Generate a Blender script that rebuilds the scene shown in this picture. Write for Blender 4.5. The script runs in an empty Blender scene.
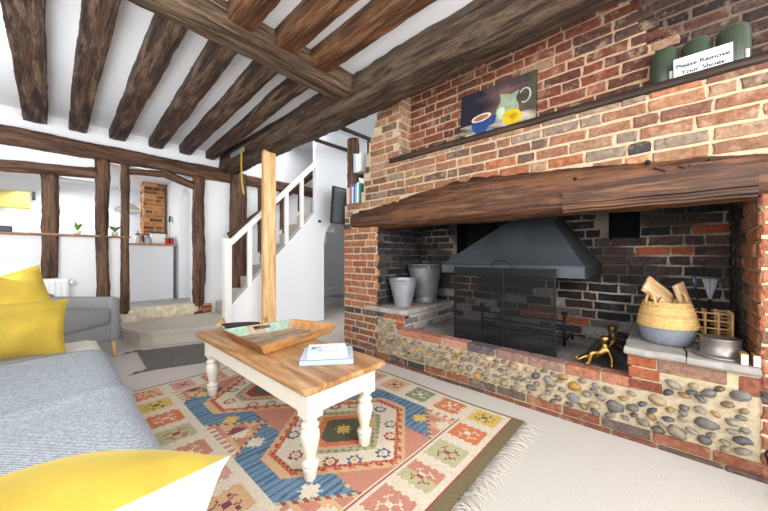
import bpy, bmesh, math, random
import numpy as np
from mathutils import Vector, Matrix, noise

# ------------------------------------------------------------ camera, light, exposure
SC = bpy.context.scene
COL = SC.collection
FPX = 306.0
YAW = math.atan((384.0 - 50.0) / FPX)
cam_data = bpy.data.cameras.new('camera')
cam_data.sensor_fit = 'HORIZONTAL'
cam_data.sensor_width = 36.0
cam_data.lens = 36.0 * FPX / 768.0
cam_data.clip_start = 0.03
cam = bpy.data.objects.new('camera', cam_data)
COL.objects.link(cam)
cam.location = (0, 0, 1.1)
cam.rotation_euler = (math.pi / 2, 0, -YAW)
SC.camera = cam
SC.view_settings.view_transform = 'Standard'
SC.view_settings.look = 'None'
SC.view_settings.gamma = 1.0
SC.view_settings.use_curve_mapping = False
SC.view_settings.exposure = 0.42
SC.cycles.use_denoising = True
SC.cycles.max_bounces = 8
SC.cycles.diffuse_bounces = 5

world = bpy.data.worlds.new('sky')
SC.world = world
world.use_nodes = True
bg = world.node_tree.nodes['Background']
bg.inputs['Color'].default_value = (0.95, 0.98, 1.0, 1)
bg.inputs['Strength'].default_value = 1.7


def area(name, loc, target, sx, sy, power, color=(1, 1, 1)):
    d = bpy.data.lights.new(name, 'AREA')
    d.shape = 'RECTANGLE'; d.size = sx; d.size_y = sy; d.energy = power; d.color = color
    o = bpy.data.objects.new(name, d); COL.objects.link(o)
    o.location = loc
    o.rotation_euler = (Vector(target) - Vector(loc)).to_track_quat('-Z', 'Y').to_euler()
    return o


area('window_daylight_side', (-1.9, 0.6, 1.9), (2.0, 1.2, 1.0), 2.6, 1.6, 52, (1, 0.99, 0.97))
area('window_daylight_rear', (1.0, -2.3, 1.7), (1.4, 2.0, 0.9), 2.6, 1.6, 70, (1, 0.99, 0.97))
area('kitchen_fill', (-0.2, 7.2, 2.4), (0.2, 7.0, 0.3), 2.0, 1.5, 45, (0.97, 0.99, 1))  # added fill lamp under the kitchen ceiling, apart from the modelled windows
area('stairwell_fill', (2.7, 4.9, 3.25), (2.6, 4.9, 0.5), 1.9, 0.9, 16, (1, 1, 1))  # added fill lamp below the stairwell ceiling, not a window
area('ceiling_fill', (0.5, -1.1, 1.75), (0.9, 0.6, 2.8), 1.2, 0.9, 38, (1, 1, 1))  # added upward lamp behind the camera to brighten the ceiling
area('ceiling_fill_far', (-1.0, 3.3, 1.3), (-0.3, 3.6, 2.8), 1.2, 1.6, 30, (1, 1, 1))  # added upward lamp left of the view to brighten the far ceiling
area('passage_fill', (4.4, 3.4, 2.6), (3.2, 4.4, 1.2), 0.8, 0.8, 3, (1, 1, 1))  # unseen fill lamp aimed at the arch into the passage


# ------------------------------------------------------------ helpers
def lin(h, a=1.0):
    h = h.lstrip('#')
    r = []
    for i in (0, 2, 4):
        c = int(h[i:i + 2], 16) / 255.0
        r.append(c / 12.92 if c <= 0.04045 else ((c + 0.055) / 1.055) ** 2.4)
    return (r[0], r[1], r[2], a)


def mixc(a, b, t):
    return tuple(a[i] * (1 - t) + b[i] * t for i in range(3)) + (1.0,)


def nz(p, s=1.0):
    return noise.noise(Vector(p) * s)


class MB:
    def __init__(self):
        self.v = []; self.f = []; self.c = []; self.m = []; self.s = []

    def add(self, verts, faces, col=(1, 1, 1, 1), mat=0, smooth=False):
        o = len(self.v)
        self.v.extend([tuple(p) for p in verts])
        for i, f in enumerate(faces):
            self.f.append(tuple(o + k for k in f))
            self.c.append(col[i] if isinstance(col, list) else col)
            self.m.append(mat); self.s.append(smooth)

    def box(self, c, s, col=(1, 1, 1, 1), mat=0, bev=0.0, rot=None, smooth=False):
        bm = bmesh.new()
        bmesh.ops.create_cube(bm, size=1.0)
        bmesh.ops.scale(bm, vec=Vector(s), verts=bm.verts)
        if bev > 0:
            bmesh.ops.bevel(bm, geom=list(bm.edges), offset=min(bev, 0.49 * min(s)), segments=2, affect='EDGES', profile=0.6)
        M = Matrix.Translation(Vector(c)) @ (rot.to_4x4() if rot is not None else Matrix())
        bm.transform(M)
        bm.verts.index_update()
        self.add([v.co[:] for v in bm.verts], [[v.index for v in f.verts] for f in bm.faces], col, mat, smooth)
        bm.free()

    def b2(self, lo, hi, col=(1, 1, 1, 1), mat=0, bev=0.0):
        self.box([(a + b) / 2 for a, b in zip(lo, hi)], [abs(b - a) for a, b in zip(lo, hi)], col, mat, bev)

    def tube(self, pts, r, n=8, col=(1, 1, 1, 1), mat=0, closed=False, cap=True):
        P = [Vector(p) for p in pts]
        L = len(P)
        rr = r if isinstance(r, (list, tuple)) else [r] * L
        up = None
        verts = []
        for i in range(L):
            if closed:
                t = P[(i + 1) % L] - P[i - 1]
            else:
                t = P[min(i + 1, L - 1)] - P[max(i - 1, 0)]
            t.normalize()
            if up is None:
                up = Vector((0, 0, 1)) if abs(t.z) < 0.9 else Vector((1, 0, 0))
            a = t.cross(up)
            if a.length < 1e-4:
                a = t.cross(Vector((0, 1, 0)))
            a.normalize(); b = a.cross(t).normalized(); up = b
            for k in range(n):
                an = 2 * math.pi * k / n
                verts.append(P[i] + (a * math.cos(an) + b * math.sin(an)) * rr[i])
        faces = []
        for i in range(L if closed else L - 1):
            j = (i + 1) % L
            for k in range(n):
                k2 = (k + 1) % n
                faces.append((i * n + k, i * n + k2, j * n + k2, j * n + k))
        if cap and not closed:
            faces.append(tuple(range(n))); faces.append(tuple((L - 1) * n + k for k in reversed(range(n))))
        self.add(verts, faces, col, mat, True)

    def lathe(self, prof, c=(0, 0, 0), n=32, col=(1, 1, 1, 1), mat=0, sx=1.0, sy=1.0, rib=0, ribamp=0.0, smooth=True):
        verts = []; faces = []
        L = len(prof)
        for (r, z) in prof:
            for k in range(n):
                a = 2 * math.pi * k / n
                q = r * (1 + (ribamp * math.cos(rib * a) if rib else 0))
                verts.append((c[0] + q * sx * math.cos(a), c[1] + q * sy * math.sin(a), c[2] + z))
        for i in range(L - 1):
            for k in range(n):
                k2 = (k + 1) % n
                faces.append((i * n + k, i * n + k2, (i + 1) * n + k2, (i + 1) * n + k))
        if prof[0][0] > 1e-4:
            faces.append(tuple(reversed(range(n))))
        if prof[-1][0] > 1e-4:
            faces.append(tuple((L - 1) * n + k for k in range(n)))
        self.add(verts, faces, col, mat, smooth)

    def prism(self, poly, axis, a0, a1, col=(1, 1, 1, 1), mat=0):
        """poly of 2-D points extruded along axis 'x','y' or 'z' from a0 to a1"""
        def p3(p, a):
            return {'x': (a, p[0], p[1]), 'y': (p[0], a, p[1]), 'z': (p[0], p[1], a)}[axis]
        n = len(poly)
        v = [p3(p, a0) for p in poly] + [p3(p, a1) for p in poly]
        f = [tuple(range(n)), tuple(reversed(range(n, 2 * n)))]
        for i in range(n):
            j = (i + 1) % n
            f.append((i, i + n, j + n, j))
        self.add(v, f, col, mat)

    def build(self, name, mats, parent=None, origin=None):
        me = bpy.data.meshes.new(name)
        if parent is not None:
            org = Vector((0, 0, 0))
            if not parent.get('_local'):
                org = WORG.get(parent, Vector((0, 0, 0)))
        else:
            org = Vector(origin) if origin is not None else self.base()
        me.from_pydata([tuple(Vector(p) - org) for p in self.v], [], self.f)
        for m in (mats if isinstance(mats, (list, tuple)) else [mats]):
            me.materials.append(m)
        me.polygons.foreach_set('material_index', self.m)
        me.polygons.foreach_set('use_smooth', self.s)
        at = me.color_attributes.new('col', 'FLOAT_COLOR', 'CORNER')
        arr = []
        for p, c in zip(me.polygons, self.c):
            arr.extend(list(c) * p.loop_total)
        at.data.foreach_set('color', arr)
        me.update()
        bm = bmesh.new(); bm.from_mesh(me)
        bmesh.ops.recalc_face_normals(bm, faces=bm.faces)
        bm.to_mesh(me); bm.free()
        o = bpy.data.objects.new(name, me)
        COL.objects.link(o)
        if parent is not None:
            o.parent = parent
            WORG[o] = org
        else:
            o.location = org
            WORG[o] = org
        return o

    def base(self):
        a = np.array(self.v)
        lo = a.min(0); hi = a.max(0)
        return Vector(((lo[0] + hi[0]) / 2, (lo[1] + hi[1]) / 2, lo[2]))


WORG = {}


def tag(o, label, cat, group=None, kind=None):
    o['label'] = label; o['category'] = cat
    if group: o['group'] = group
    if kind: o['kind'] = kind
    return o


def thing(name, label, cat, loc=(0, 0, 0), rotz=0.0, group=None, local=False):
    o = bpy.data.objects.new(name, None)
    COL.objects.link(o)
    o.location = loc; o.rotation_euler = (0, 0, rotz)
    o.empty_display_size = 0.05
    WORG[o] = Vector((0, 0, 0)) if (local or rotz) else Vector(loc)
    return tag(o, label, cat, group)


def struct(o, label, cat):
    return tag(o, label, cat, None, 'structure')


def dup(root, loc, rotz, label, group=None):
    r = root.copy(); COL.objects.link(r)
    r.location = loc
    if rotz is not None: r.rotation_euler = (0, 0, rotz)
    r['label'] = label
    if group: r['group'] = group
    for ch in list(root.children):
        c = ch.copy(); COL.objects.link(c); c.parent = r
        for g in ch.children:
            d = g.copy(); COL.objects.link(d); d.parent = c
    return r


# ------------------------------------------------------------ materials
def newmat(name):
    m = bpy.data.materials.new(name); m.use_nodes = True
    nt = m.node_tree
    return m, nt, nt.nodes['Principled BSDF']


def plain(name, col, rough=0.5, metal=0.0, bump=0.0, scale=40.0, var=0.0, spec=0.5):
    m, nt, p = newmat(name)
    c = lin(col) if isinstance(col, str) else col
    p.inputs['Base Color'].default_value = c
    p.inputs['Roughness'].default_value = rough
    p.inputs['Metallic'].default_value = metal
    p.inputs['Specular IOR Level'].default_value = spec
    if bump or var:
        tc = nt.nodes.new('ShaderNodeTexCoord')
        n = nt.nodes.new('ShaderNodeTexNoise'); n.inputs['Scale'].default_value = scale; n.inputs['Detail'].default_value = 5
        nt.links.new(tc.outputs['Object'], n.inputs['Vector'])
        if bump:
            b = nt.nodes.new('ShaderNodeBump'); b.inputs['Strength'].default_value = bump; b.inputs['Distance'].default_value = 0.01
            nt.links.new(n.outputs['Fac'], b.inputs['Height']); nt.links.new(b.outputs['Normal'], p.inputs['Normal'])
        if var:
            r = nt.nodes.new('ShaderNodeValToRGB')
            r.color_ramp.elements[0].position = 0.3; r.color_ramp.elements[1].position = 0.7
            r.color_ramp.elements[0].color = tuple(max(0, x * (1 - var)) for x in c[:3]) + (1,)
            r.color_ramp.elements[1].color = tuple(min(1, x * (1 + var)) for x in c[:3]) + (1,)
            nt.links.new(n.outputs['Fac'], r.inputs['Fac']); nt.links.new(r.outputs['Color'], p.inputs['Base Color'])
    return m


def vcol(name, rough=0.85, var=0.35, scale=30.0, bump=0.6, dist=0.006, spec=0.25, metal=0.0):
    """face colours of the mesh, broken up by noise"""
    m, nt, p = newmat(name)
    a = nt.nodes.new('ShaderNodeAttribute'); a.attribute_name = 'col'
    tc = nt.nodes.new('ShaderNodeTexCoord')
    n = nt.nodes.new('ShaderNodeTexNoise'); n.inputs['Scale'].default_value = scale; n.inputs['Detail'].default_value = 6; n.inputs['Roughness'].default_value = 0.65
    nt.links.new(tc.outputs['Object'], n.inputs['Vector'])
    mr = nt.nodes.new('ShaderNodeMapRange')
    mr.inputs['From Min'].default_value = 0.3; mr.inputs['From Max'].default_value = 0.7
    mr.inputs['To Min'].default_value = 1 - var; mr.inputs['To Max'].default_value = 1 + var
    nt.links.new(n.outputs['Fac'], mr.inputs['Value'])
    mx = nt.nodes.new('ShaderNodeMix'); mx.data_type = 'RGBA'; mx.blend_type = 'MULTIPLY'
    mx.inputs['Factor'].default_value = 1.0
    nt.links.new(a.outputs['Color'], mx.inputs['A']); nt.links.new(mr.outputs['Result'], mx.inputs['B'])
    nt.links.new(mx.outputs['Result'], p.inputs['Base Color'])
    p.inputs['Roughness'].default_value = rough
    p.inputs['Specular IOR Level'].default_value = spec
    p.inputs['Metallic'].default_value = metal
    if bump:
        b = nt.nodes.new('ShaderNodeBump'); b.inputs['Strength'].default_value = bump; b.inputs['Distance'].default_value = dist
        nt.links.new(n.outputs['Fac'], b.inputs['Height']); nt.links.new(b.outputs['Normal'], p.inputs['Normal'])
    return m


def wood(name, cols, stretch=(1.2, 16, 16), rough=0.6, bump=0.6, dist=0.01, patch=None, patchscale=2.5, seed=0.0, pos=(0.34, 0.46, 0.55, 0.68), crack=True, spec=0.3, fine=0.28):
    """grain along the object's local X unless stretch says otherwise"""
    m, nt, p = newmat(name)
    tc = nt.nodes.new('ShaderNodeTexCoord')
    mp = nt.nodes.new('ShaderNodeMapping'); mp.inputs['Scale'].default_value = stretch; mp.inputs['Location'].default_value = (seed, seed * 1.7, seed * 0.6)
    nt.links.new(tc.outputs['Object'], mp.inputs['Vector'])
    n = nt.nodes.new('ShaderNodeTexNoise'); n.inputs['Scale'].default_value = 1.6; n.inputs['Detail'].default_value = 9; n.inputs['Roughness'].default_value = 0.62; n.inputs['Distortion'].default_value = 0.7
    nt.links.new(mp.outputs['Vector'], n.inputs['Vector'])
    r = nt.nodes.new('ShaderNodeValToRGB')
    e = r.color_ramp.elements
    while len(e) < len(cols): e.new(0.5)
    for i, c in enumerate(cols):
        e[i].position = pos[i]; e[i].color = lin(c)
    nt.links.new(n.outputs['Fac'], r.inputs['Fac'])
    mpf = nt.nodes.new('ShaderNodeMapping'); mpf.inputs['Scale'].default_value = tuple(q * 3.2 for q in stretch); mpf.inputs['Location'].default_value = (seed * 3, 1, seed)
    nt.links.new(tc.outputs['Object'], mpf.inputs['Vector'])
    nf = nt.nodes.new('ShaderNodeTexNoise'); nf.inputs['Scale'].default_value = 1.8; nf.inputs['Detail'].default_value = 6; nf.inputs['Roughness'].default_value = 0.7
    nt.links.new(mpf.outputs['Vector'], nf.inputs['Vector'])
    mrf = nt.nodes.new('ShaderNodeMapRange'); mrf.inputs['From Min'].default_value = 0.28; mrf.inputs['From Max'].default_value = 0.72; mrf.inputs['To Min'].default_value = 1 - fine; mrf.inputs['To Max'].default_value = 1 + fine
    nt.links.new(nf.outputs['Fac'], mrf.inputs['Value'])
    mxf = nt.nodes.new('ShaderNodeMix'); mxf.data_type = 'RGBA'; mxf.blend_type = 'MULTIPLY'; mxf.inputs['Factor'].default_value = 1.0
    nt.links.new(r.outputs['Color'], mxf.inputs['A']); nt.links.new(mrf.outputs['Result'], mxf.inputs['B'])
    out = mxf.outputs['Result']
    if patch:
        n2 = nt.nodes.new('ShaderNodeTexNoise'); n2.inputs['Scale'].default_value = patchscale; n2.inputs['Detail'].default_value = 9; n2.inputs['Roughness'].default_value = 0.7
        mp2 = nt.nodes.new('ShaderNodeMapping'); mp2.inputs['Scale'].default_value = tuple(0.5 * q ** 0.75 for q in stretch); mp2.inputs['Location'].default_value = (seed * 2, 3, seed)
        nt.links.new(tc.outputs['Object'], mp2.inputs['Vector']); nt.links.new(mp2.outputs['Vector'], n2.inputs['Vector'])
        r2 = nt.nodes.new('ShaderNodeValToRGB'); r2.color_ramp.elements[0].position = 0.5; r2.color_ramp.elements[1].position = 0.6
        r2.color_ramp.elements[0].color = (0, 0, 0, 1); r2.color_ramp.elements[1].color = (0.75, 0.75, 0.75, 1)
        nt.links.new(n2.outputs['Fac'], r2.inputs['Fac'])
        mx = nt.nodes.new('ShaderNodeMix'); mx.data_type = 'RGBA'
        nt.links.new(r2.outputs['Color'], mx.inputs['Factor']); nt.links.new(out, mx.inputs['A'])
        mul = nt.nodes.new('ShaderNodeMix'); mul.data_type = 'RGBA'; mul.blend_type = 'MULTIPLY'; mul.inputs['Factor'].default_value = 0.6
        mul.inputs['A'].default_value = lin(patch); nt.links.new(n.outputs['Fac'], mul.inputs['B'])
        nt.links.new(mul.outputs['Result'], mx.inputs['B'])
        out = mx.outputs['Result']
    if crack:
        mp3 = nt.nodes.new('ShaderNodeMapping'); mp3.inputs['Scale'].default_value = tuple(s * (0.5 if i == 0 else 1.0) for i, s in enumerate(stretch)); mp3.inputs['Location'].default_value = (seed, 9, 4)
        nt.links.new(tc.outputs['Object'], mp3.inputs['Vector'])
        n3 = nt.nodes.new('ShaderNodeTexNoise'); n3.inputs['Scale'].default_value = 1.3; n3.inputs['Detail'].default_value = 3; n3.inputs['Distortion'].default_value = 0.4
        nt.links.new(mp3.outputs['Vector'], n3.inputs['Vector'])
        r3 = nt.nodes.new('ShaderNodeValToRGB')
        el = r3.color_ramp.elements
        el[0].position = 0.475; el[0].color = (1, 1, 1, 1); el[1].position = 0.5; el[1].color = (0.4, 0.36, 0.33, 1)
        k = el.new(0.525); k.color = (1, 1, 1, 1)
        nt.links.new(n3.outputs['Fac'], r3.inputs['Fac'])
        mx3 = nt.nodes.new('ShaderNodeMix'); mx3.data_type = 'RGBA'; mx3.blend_type = 'MULTIPLY'; mx3.inputs['Factor'].default_value = 0.8
        nt.links.new(out, mx3.inputs['A']); nt.links.new(r3.outputs['Color'], mx3.inputs['B'])
        out = mx3.outputs['Result']
    nt.links.new(out, p.inputs['Base Color'])
    p.inputs['Roughness'].default_value = rough
    p.inputs['Specular IOR Level'].default_value = spec
    b = nt.nodes.new('ShaderNodeBump'); b.inputs['Strength'].default_value = bump; b.inputs['Distance'].default_value = dist
    nt.links.new(n.outputs['Fac'], b.inputs['Height']); nt.links.new(b.outputs['Normal'], p.inputs['Normal'])
    return m


def woven(name, c1, c2, scale=120.0, rough=0.9, bump=0.35, herring=False):
    m, nt, p = newmat(name)
    tc = nt.nodes.new('ShaderNodeTexCoord')
    w = nt.nodes.new('ShaderNodeTexNoise'); w.inputs['Scale'].default_value = scale; w.inputs['Detail'].default_value = 3; w.inputs['Roughness'].default_value = 0.8
    nt.links.new(tc.outputs['Object'], w.inputs['Vector'])
    fac = w.outputs['Fac']
    if herring:
        v = nt.nodes.new('ShaderNodeTexWave'); v.wave_type = 'BANDS'; v.bands_direction = 'DIAGONAL'
        v.inputs['Scale'].default_value = 55.0; v.inputs['Distortion'].default_value = 1.5; v.inputs['Detail'].default_value = 2; v.inputs['Detail Scale'].default_value = 4
        nt.links.new(tc.outputs['Object'], v.inputs['Vector'])
        a = nt.nodes.new('ShaderNodeMix'); a.data_type = 'FLOAT'; a.inputs['Factor'].default_value = 0.3
        nt.links.new(w.outputs['Fac'], a.inputs['A']); nt.links.new(v.outputs['Fac'], a.inputs['B'])
        fac = a.outputs['Result']
    r = nt.nodes.new('ShaderNodeValToRGB'); r.color_ramp.elements[0].position = 0.36; r.color_ramp.elements[1].position = 0.64
    r.color_ramp.elements[0].color = lin(c1); r.color_ramp.elements[1].color = lin(c2)
    nt.links.new(fac, r.inputs['Fac']); nt.links.new(r.outputs['Color'], p.inputs['Base Color'])
    p.inputs['Roughness'].default_value = rough; p.inputs['Specular IOR Level'].default_value = 0.15
    b = nt.nodes.new('ShaderNodeBump'); b.inputs['Strength'].default_value = bump; b.inputs['Distance'].default_value = 0.003
    nt.links.new(fac, b.inputs['Height']); nt.links.new(b.outputs['Normal'], p.inputs['Normal'])
    return m


M = {}
M['plaster'] = plain('white_plaster', '#e9ebee', 0.9, bump=0.25, scale=6, spec=0.1)
M['plaster_ceil'] = plain('ceiling_plaster', '#e6e9ee', 0.9, bump=0.35, scale=9, spec=0.1)
M['white_paint'] = plain('white_gloss_paint', '#eeeeed', 0.4)
M['carpet'] = plain('beige_carpet', '#cbc5bd', 0.95, bump=0.5, scale=260, var=0.07, spec=0.05)
M['kitchen_tile'] = plain('grey_floor_tile', '#a49e9a', 0.45, var=0.1, scale=5)
M['joist'] = wood('dark_joist_oak', ['#1d120c', '#342117', '#452d20', '#644a38'], patch='#8f745f', patchscale=3.4, bump=1.0, dist=0.03)
M['joist_warm'] = wood('warm_joist_oak', ['#2b190d', '#52331d', '#6a4329', '#8d6845'], patch='#a07c5c', patchscale=3.4, bump=1.0, dist=0.03, seed=4.0)
M['beam'] = wood('grey_brown_oak_beam', ['#1d1410', '#33251d', '#47362b', '#675342'], patch='#7b6652', patchscale=2.4, bump=1.0, dist=0.03, seed=2.0)
M['cross'] = wood('weathered_oak_beam', ['#281d16', '#443423', '#5d4a39', '#877058'], patch='#957e66', patchscale=2.2, bump=1.0, dist=0.03, seed=7.0)
M['lintel'] = wood('polished_oak_lintel', ['#22130b', '#3c2315', '#54321e', '#764c31'], patch='#8a5830', patchscale=1.8, bump=0.8, dist=0.015, rough=0.45, seed=3.0, spec=0.45, stretch=(1.0, 20, 20))
M['post'] = wood('timber_frame_oak', ['#33221a', '#4d3527', '#604434', '#7d5d48'], patch='#86674f', patchscale=2.8, bump=0.9, dist=0.02, seed=5.0)
M['pine'] = wood('new_pine', ['#c08f58', '#d8ab73', '#e3bd88', '#edcf9f'], stretch=(1.0, 12, 12), rough=0.55, bump=0.15, dist=0.003, seed=1.0, crack=False)
M['board'] = wood('dark_ledge_board', ['#1c1410', '#2d211a', '#382a21', '#4c3b2d'], seed=6.0, bump=0.4)
M['tabletop'] = wood('waxed_pine_top', ['#8d6039', '#a57a50', '#b38960', '#c9a67d'], stretch=(10, 1.0, 10), rough=0.4, bump=0.1, dist=0.002, seed=2.5, crack=False)
M['traywood'] = wood('orange_tray_wood', ['#b0763c', '#c8924f', '#dcb078', '#e6c391'], stretch=(8, 1.2, 8), rough=0.5, bump=0.2, dist=0.003, seed=3.2)
M['trayold'] = vcol('reclaimed_tray_wood', 0.6, 0.3, 22, 0.3, 0.004)
M['cream_paint'] = plain('cream_paint', '#e2dacb', 0.45, var=0.03, scale=12)

def brickmat(name, lime, limeamt=0.55):
    m = vcol(name, 0.92, 0.45, 34, 0.9, 0.009)
    nt = m.node_tree; p = nt.nodes['Principled BSDF']
    src = p.inputs['Base Color'].links[0].from_socket
    tc = nt.nodes.new('ShaderNodeTexCoord')
    def noi(scale, detail, lo, hi, amt):
        n = nt.nodes.new('ShaderNodeTexNoise'); n.inputs['Scale'].default_value = scale; n.inputs['Detail'].default_value = detail; n.inputs['Roughness'].default_value = 0.7
        nt.links.new(tc.outputs['Object'], n.inputs['Vector'])
        r = nt.nodes.new('ShaderNodeMapRange'); r.inputs['From Min'].default_value = lo; r.inputs['From Max'].default_value = hi; r.inputs['To Max'].default_value = amt
        nt.links.new(n.outputs['Fac'], r.inputs['Value']); return r.outputs['Result']
    for (c, args) in ((lin(lime), (11, 7, 0.54, 0.68, limeamt)), (lin('#3b302b'), (17, 6, 0.57, 0.70, 0.6))):
        mx = nt.nodes.new('ShaderNodeMix'); mx.data_type = 'RGBA'
        nt.links.new(noi(*args), mx.inputs['Factor']); nt.links.new(src, mx.inputs['A']); mx.inputs['B'].default_value = c
        src = mx.outputs['Result']
    nt.links.new(src, p.inputs['Base Color'])
    return m
M['brick'] = brickmat('old_brick', '#b79c80')
M['brick_soot'] = brickmat('sooty_brick', '#6d6663', 0.4)
M['mortar'] = vcol('lime_mortar', 0.95, 0.22, 40, 0.7, 0.006)
M['flint'] = vcol('flint_cobble', 0.55, 0.3, 30, 0.5, 0.006, spec=0.4)
M['stone'] = plain('grey_stone_slab', '#9b9690', 0.75, bump=0.6, scale=14, var=0.18)
M['iron'] = plain('black_iron', '#1d1e20', 0.5, metal=0.6, bump=0.1)
M['hoodsteel'] = plain('blue_black_steel', '#464b51', 0.48, metal=0.5, var=0.25, scale=3.5, bump=0.08)
M['galv'] = plain('galvanised_steel', '#a3a8ad', 0.45, metal=0.55, var=0.12, scale=9)
M['galv_dull'] = plain('dull_galvanised_steel', '#8a8d8e', 0.5, metal=0.5, var=0.16, scale=9)
M['brass'] = plain('polished_brass', '#9f8349', 0.32, metal=1.0, var=0.2, scale=30)
M['brass_dark'] = plain('tarnished_brass', '#5a4630', 0.45, metal=0.8)
M['ash'] = vcol('ash_covered_hearth', 0.95, 0.3, 14, 0.4, 0.005)
M['yellow'] = plain('yellow_velvet', '#aa9138', 0.75, var=0.2, scale=7, bump=0.15, spec=0.15)
M['yellow'].node_tree.nodes['Principled BSDF'].inputs['Sheen Weight'].default_value = 0.25
M['yellow'].node_tree.nodes['Principled BSDF'].inputs['Sheen Tint'].default_value = lin('#fff0a0')
M['white_cloth'] = plain('white_cotton', '#ecebe8', 0.9, bump=0.2, scale=90, spec=0.1)
M['cream_cloth'] = plain('cream_linen', '#e6e1d8', 0.9, bump=0.25, scale=120, var=0.04, spec=0.1)
M['throw'] = woven('blue_grey_throw', '#69727d', '#c2c8ce', 110, herring=True)
M['grey_cloth'] = woven('grey_tweed', '#7e8081', '#a2a4a5', 160)
M['runner'] = woven('charcoal_runner', '#4f4d4c', '#86827e', 70)
M['step_carpet'] = plain('step_carpet', '#c4bcb1', 0.95, bump=0.5, scale=220, var=0.07, spec=0.05)
M['beech'] = plain('pale_beech', '#d6ad78', 0.5)
M['rug'] = vcol('kilim_wool', 0.95, 0.13, 90, 0.5, 0.004, spec=0.05)
M['fringe'] = plain('cream_fringe', '#cfc8bd', 0.95)
M['seagrass'] = vcol('woven_seagrass', 0.85, 0.25, 60, 0.7, 0.006)
M['cane'] = plain('golden_cane', '#c9a066', 0.55, var=0.2, scale=25)
M['kindling'] = wood('split_kindling', ['#a97f57', '#c39c72', '#d8b78f', '#e4caa6'], stretch=(1.5, 30, 30), rough=0.75, bump=0.4, dist=0.004, crack=False, seed=9)
M['jar'] = plain('sage_green_glass', '#3b4536', 0.32)
M['paper'] = plain('white_paper', '#f2f2f0', 0.7)
M['ink'] = plain('blue_black_ink', '#2c3244', 0.7)
M['paint'] = vcol('oil_paint', 0.5, 0.25, 18, 0.25, 0.003)
M['vplain'] = vcol('coloured_cover', 0.5, 0.04, 20, 0.0)
M['black'] = plain('black_plastic', '#131416', 0.45)
M['leaf'] = plain('green_leaf', '#7fae45', 0.5, var=0.2, scale=20)
M['blind'] = plain('yellow_blind_linen', '#d8c877', 0.85, var=0.05, scale=60)
M['red'] = plain('red_enamel', '#b8252b', 0.3)
M['tape'] = plain('yellow_tape', '#d9bc2f', 0.5)
M['glass'] = None


def glassmat():
    m, nt, p = newmat('window_glass')
    p.inputs['Base Color'].default_value = (1, 1, 1, 1)
    p.inputs['Transmission Weight'].default_value = 1.0
    p.inputs['Roughness'].default_value = 0.0
    p.inputs['IOR'].default_value = 1.02
    return m


M['glass'] = glassmat()


# ------------------------------------------------------------ rough timbers
def hewn(name, p0, p1, w, h, mat, seed, rough=0.012, seg=None, up=(0, 0, 1), prof=None, corner=0.018, n=24, big=1.0, sharp=False):
    """irregular beam along local X from p0 to p1 (centre line), w across, h up"""
    p0 = Vector(p0); p1 = Vector(p1)
    d = p1 - p0; L = d.length; x = d.normalized()
    u = Vector(up); y = u.cross(x).normalized(); z = x.cross(y).normalized()
    seg = seg or max(10, int(L / 0.05))
    ring = []
    per = n // 4
    for q in range(4):
        for k in range(per):
            t = k / per
            c = [(-1, -1), (1, -1), (1, 1), (-1, 1)]
            a = c[q]; b = c[(q + 1) % 4]
            ring.append((a[0] + (b[0] - a[0]) * t, a[1] + (b[1] - a[1]) * t))
    verts = []
    for i in range(seg + 1):
        t = i / seg
        zc, hh, ww, yc = (prof(t) if prof else (0, h, w, 0))
        for (a, b) in ring:
            py = a * ww / 2; pz = b * hh / 2
            ex = abs(a) * abs(b)
            if ex > 0.4:
                k = (ex - 0.4) / 0.6
                py -= math.copysign(corner * k, a); pz -= math.copysign(corner * k, b)
            q = Vector((t * L * 2.2, py * 6 + seed * 7.3, pz * 6 + seed * 3.1))
            dn = noise.noise(q) * rough * big + noise.noise(q * 3.3) * rough * 0.6 + noise.noise(q * 9) * rough * 0.4 + noise.noise(q * 21) * rough * 0.25
            m = max(abs(a), abs(b))
            l = math.hypot(a, b)
            py += a / l * dn; pz += b / l * dn
            py += noise.noise(Vector((t * L * 0.9, seed, 0))) * rough * 1.2
            pz += noise.noise(Vector((t * L * 0.9, seed, 5))) * rough * 1.2
            verts.append((t * L, py + yc, pz + zc))
    N = len(ring); faces = []
    for i in range(seg):
        for k in range(N):
            k2 = (k + 1) % N
            faces.append((i * N + k, i * N + k2, (i + 1) * N + k2, (i + 1) * N + k))
    for base in (0, seg):
        c = len(verts)
        verts.append(tuple(sum((Vector(verts[base * N + k]) for k in range(N)), Vector()) / N))
        for k in range(N):
            faces.append((base * N + k, base * N + (k + 1) % N, c))
    mb = MB(); mb.add(verts, faces, smooth=True)
    o = mb.build(name, mat, None, (0, 0, 0))
    if sharp: o.data.set_sharp_from_angle(angle=math.radians(32))
    mw = Matrix((x, y, z)).transposed().to_4x4(); mw.translation = p0
    o.matrix_world = mw
    return o


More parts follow.
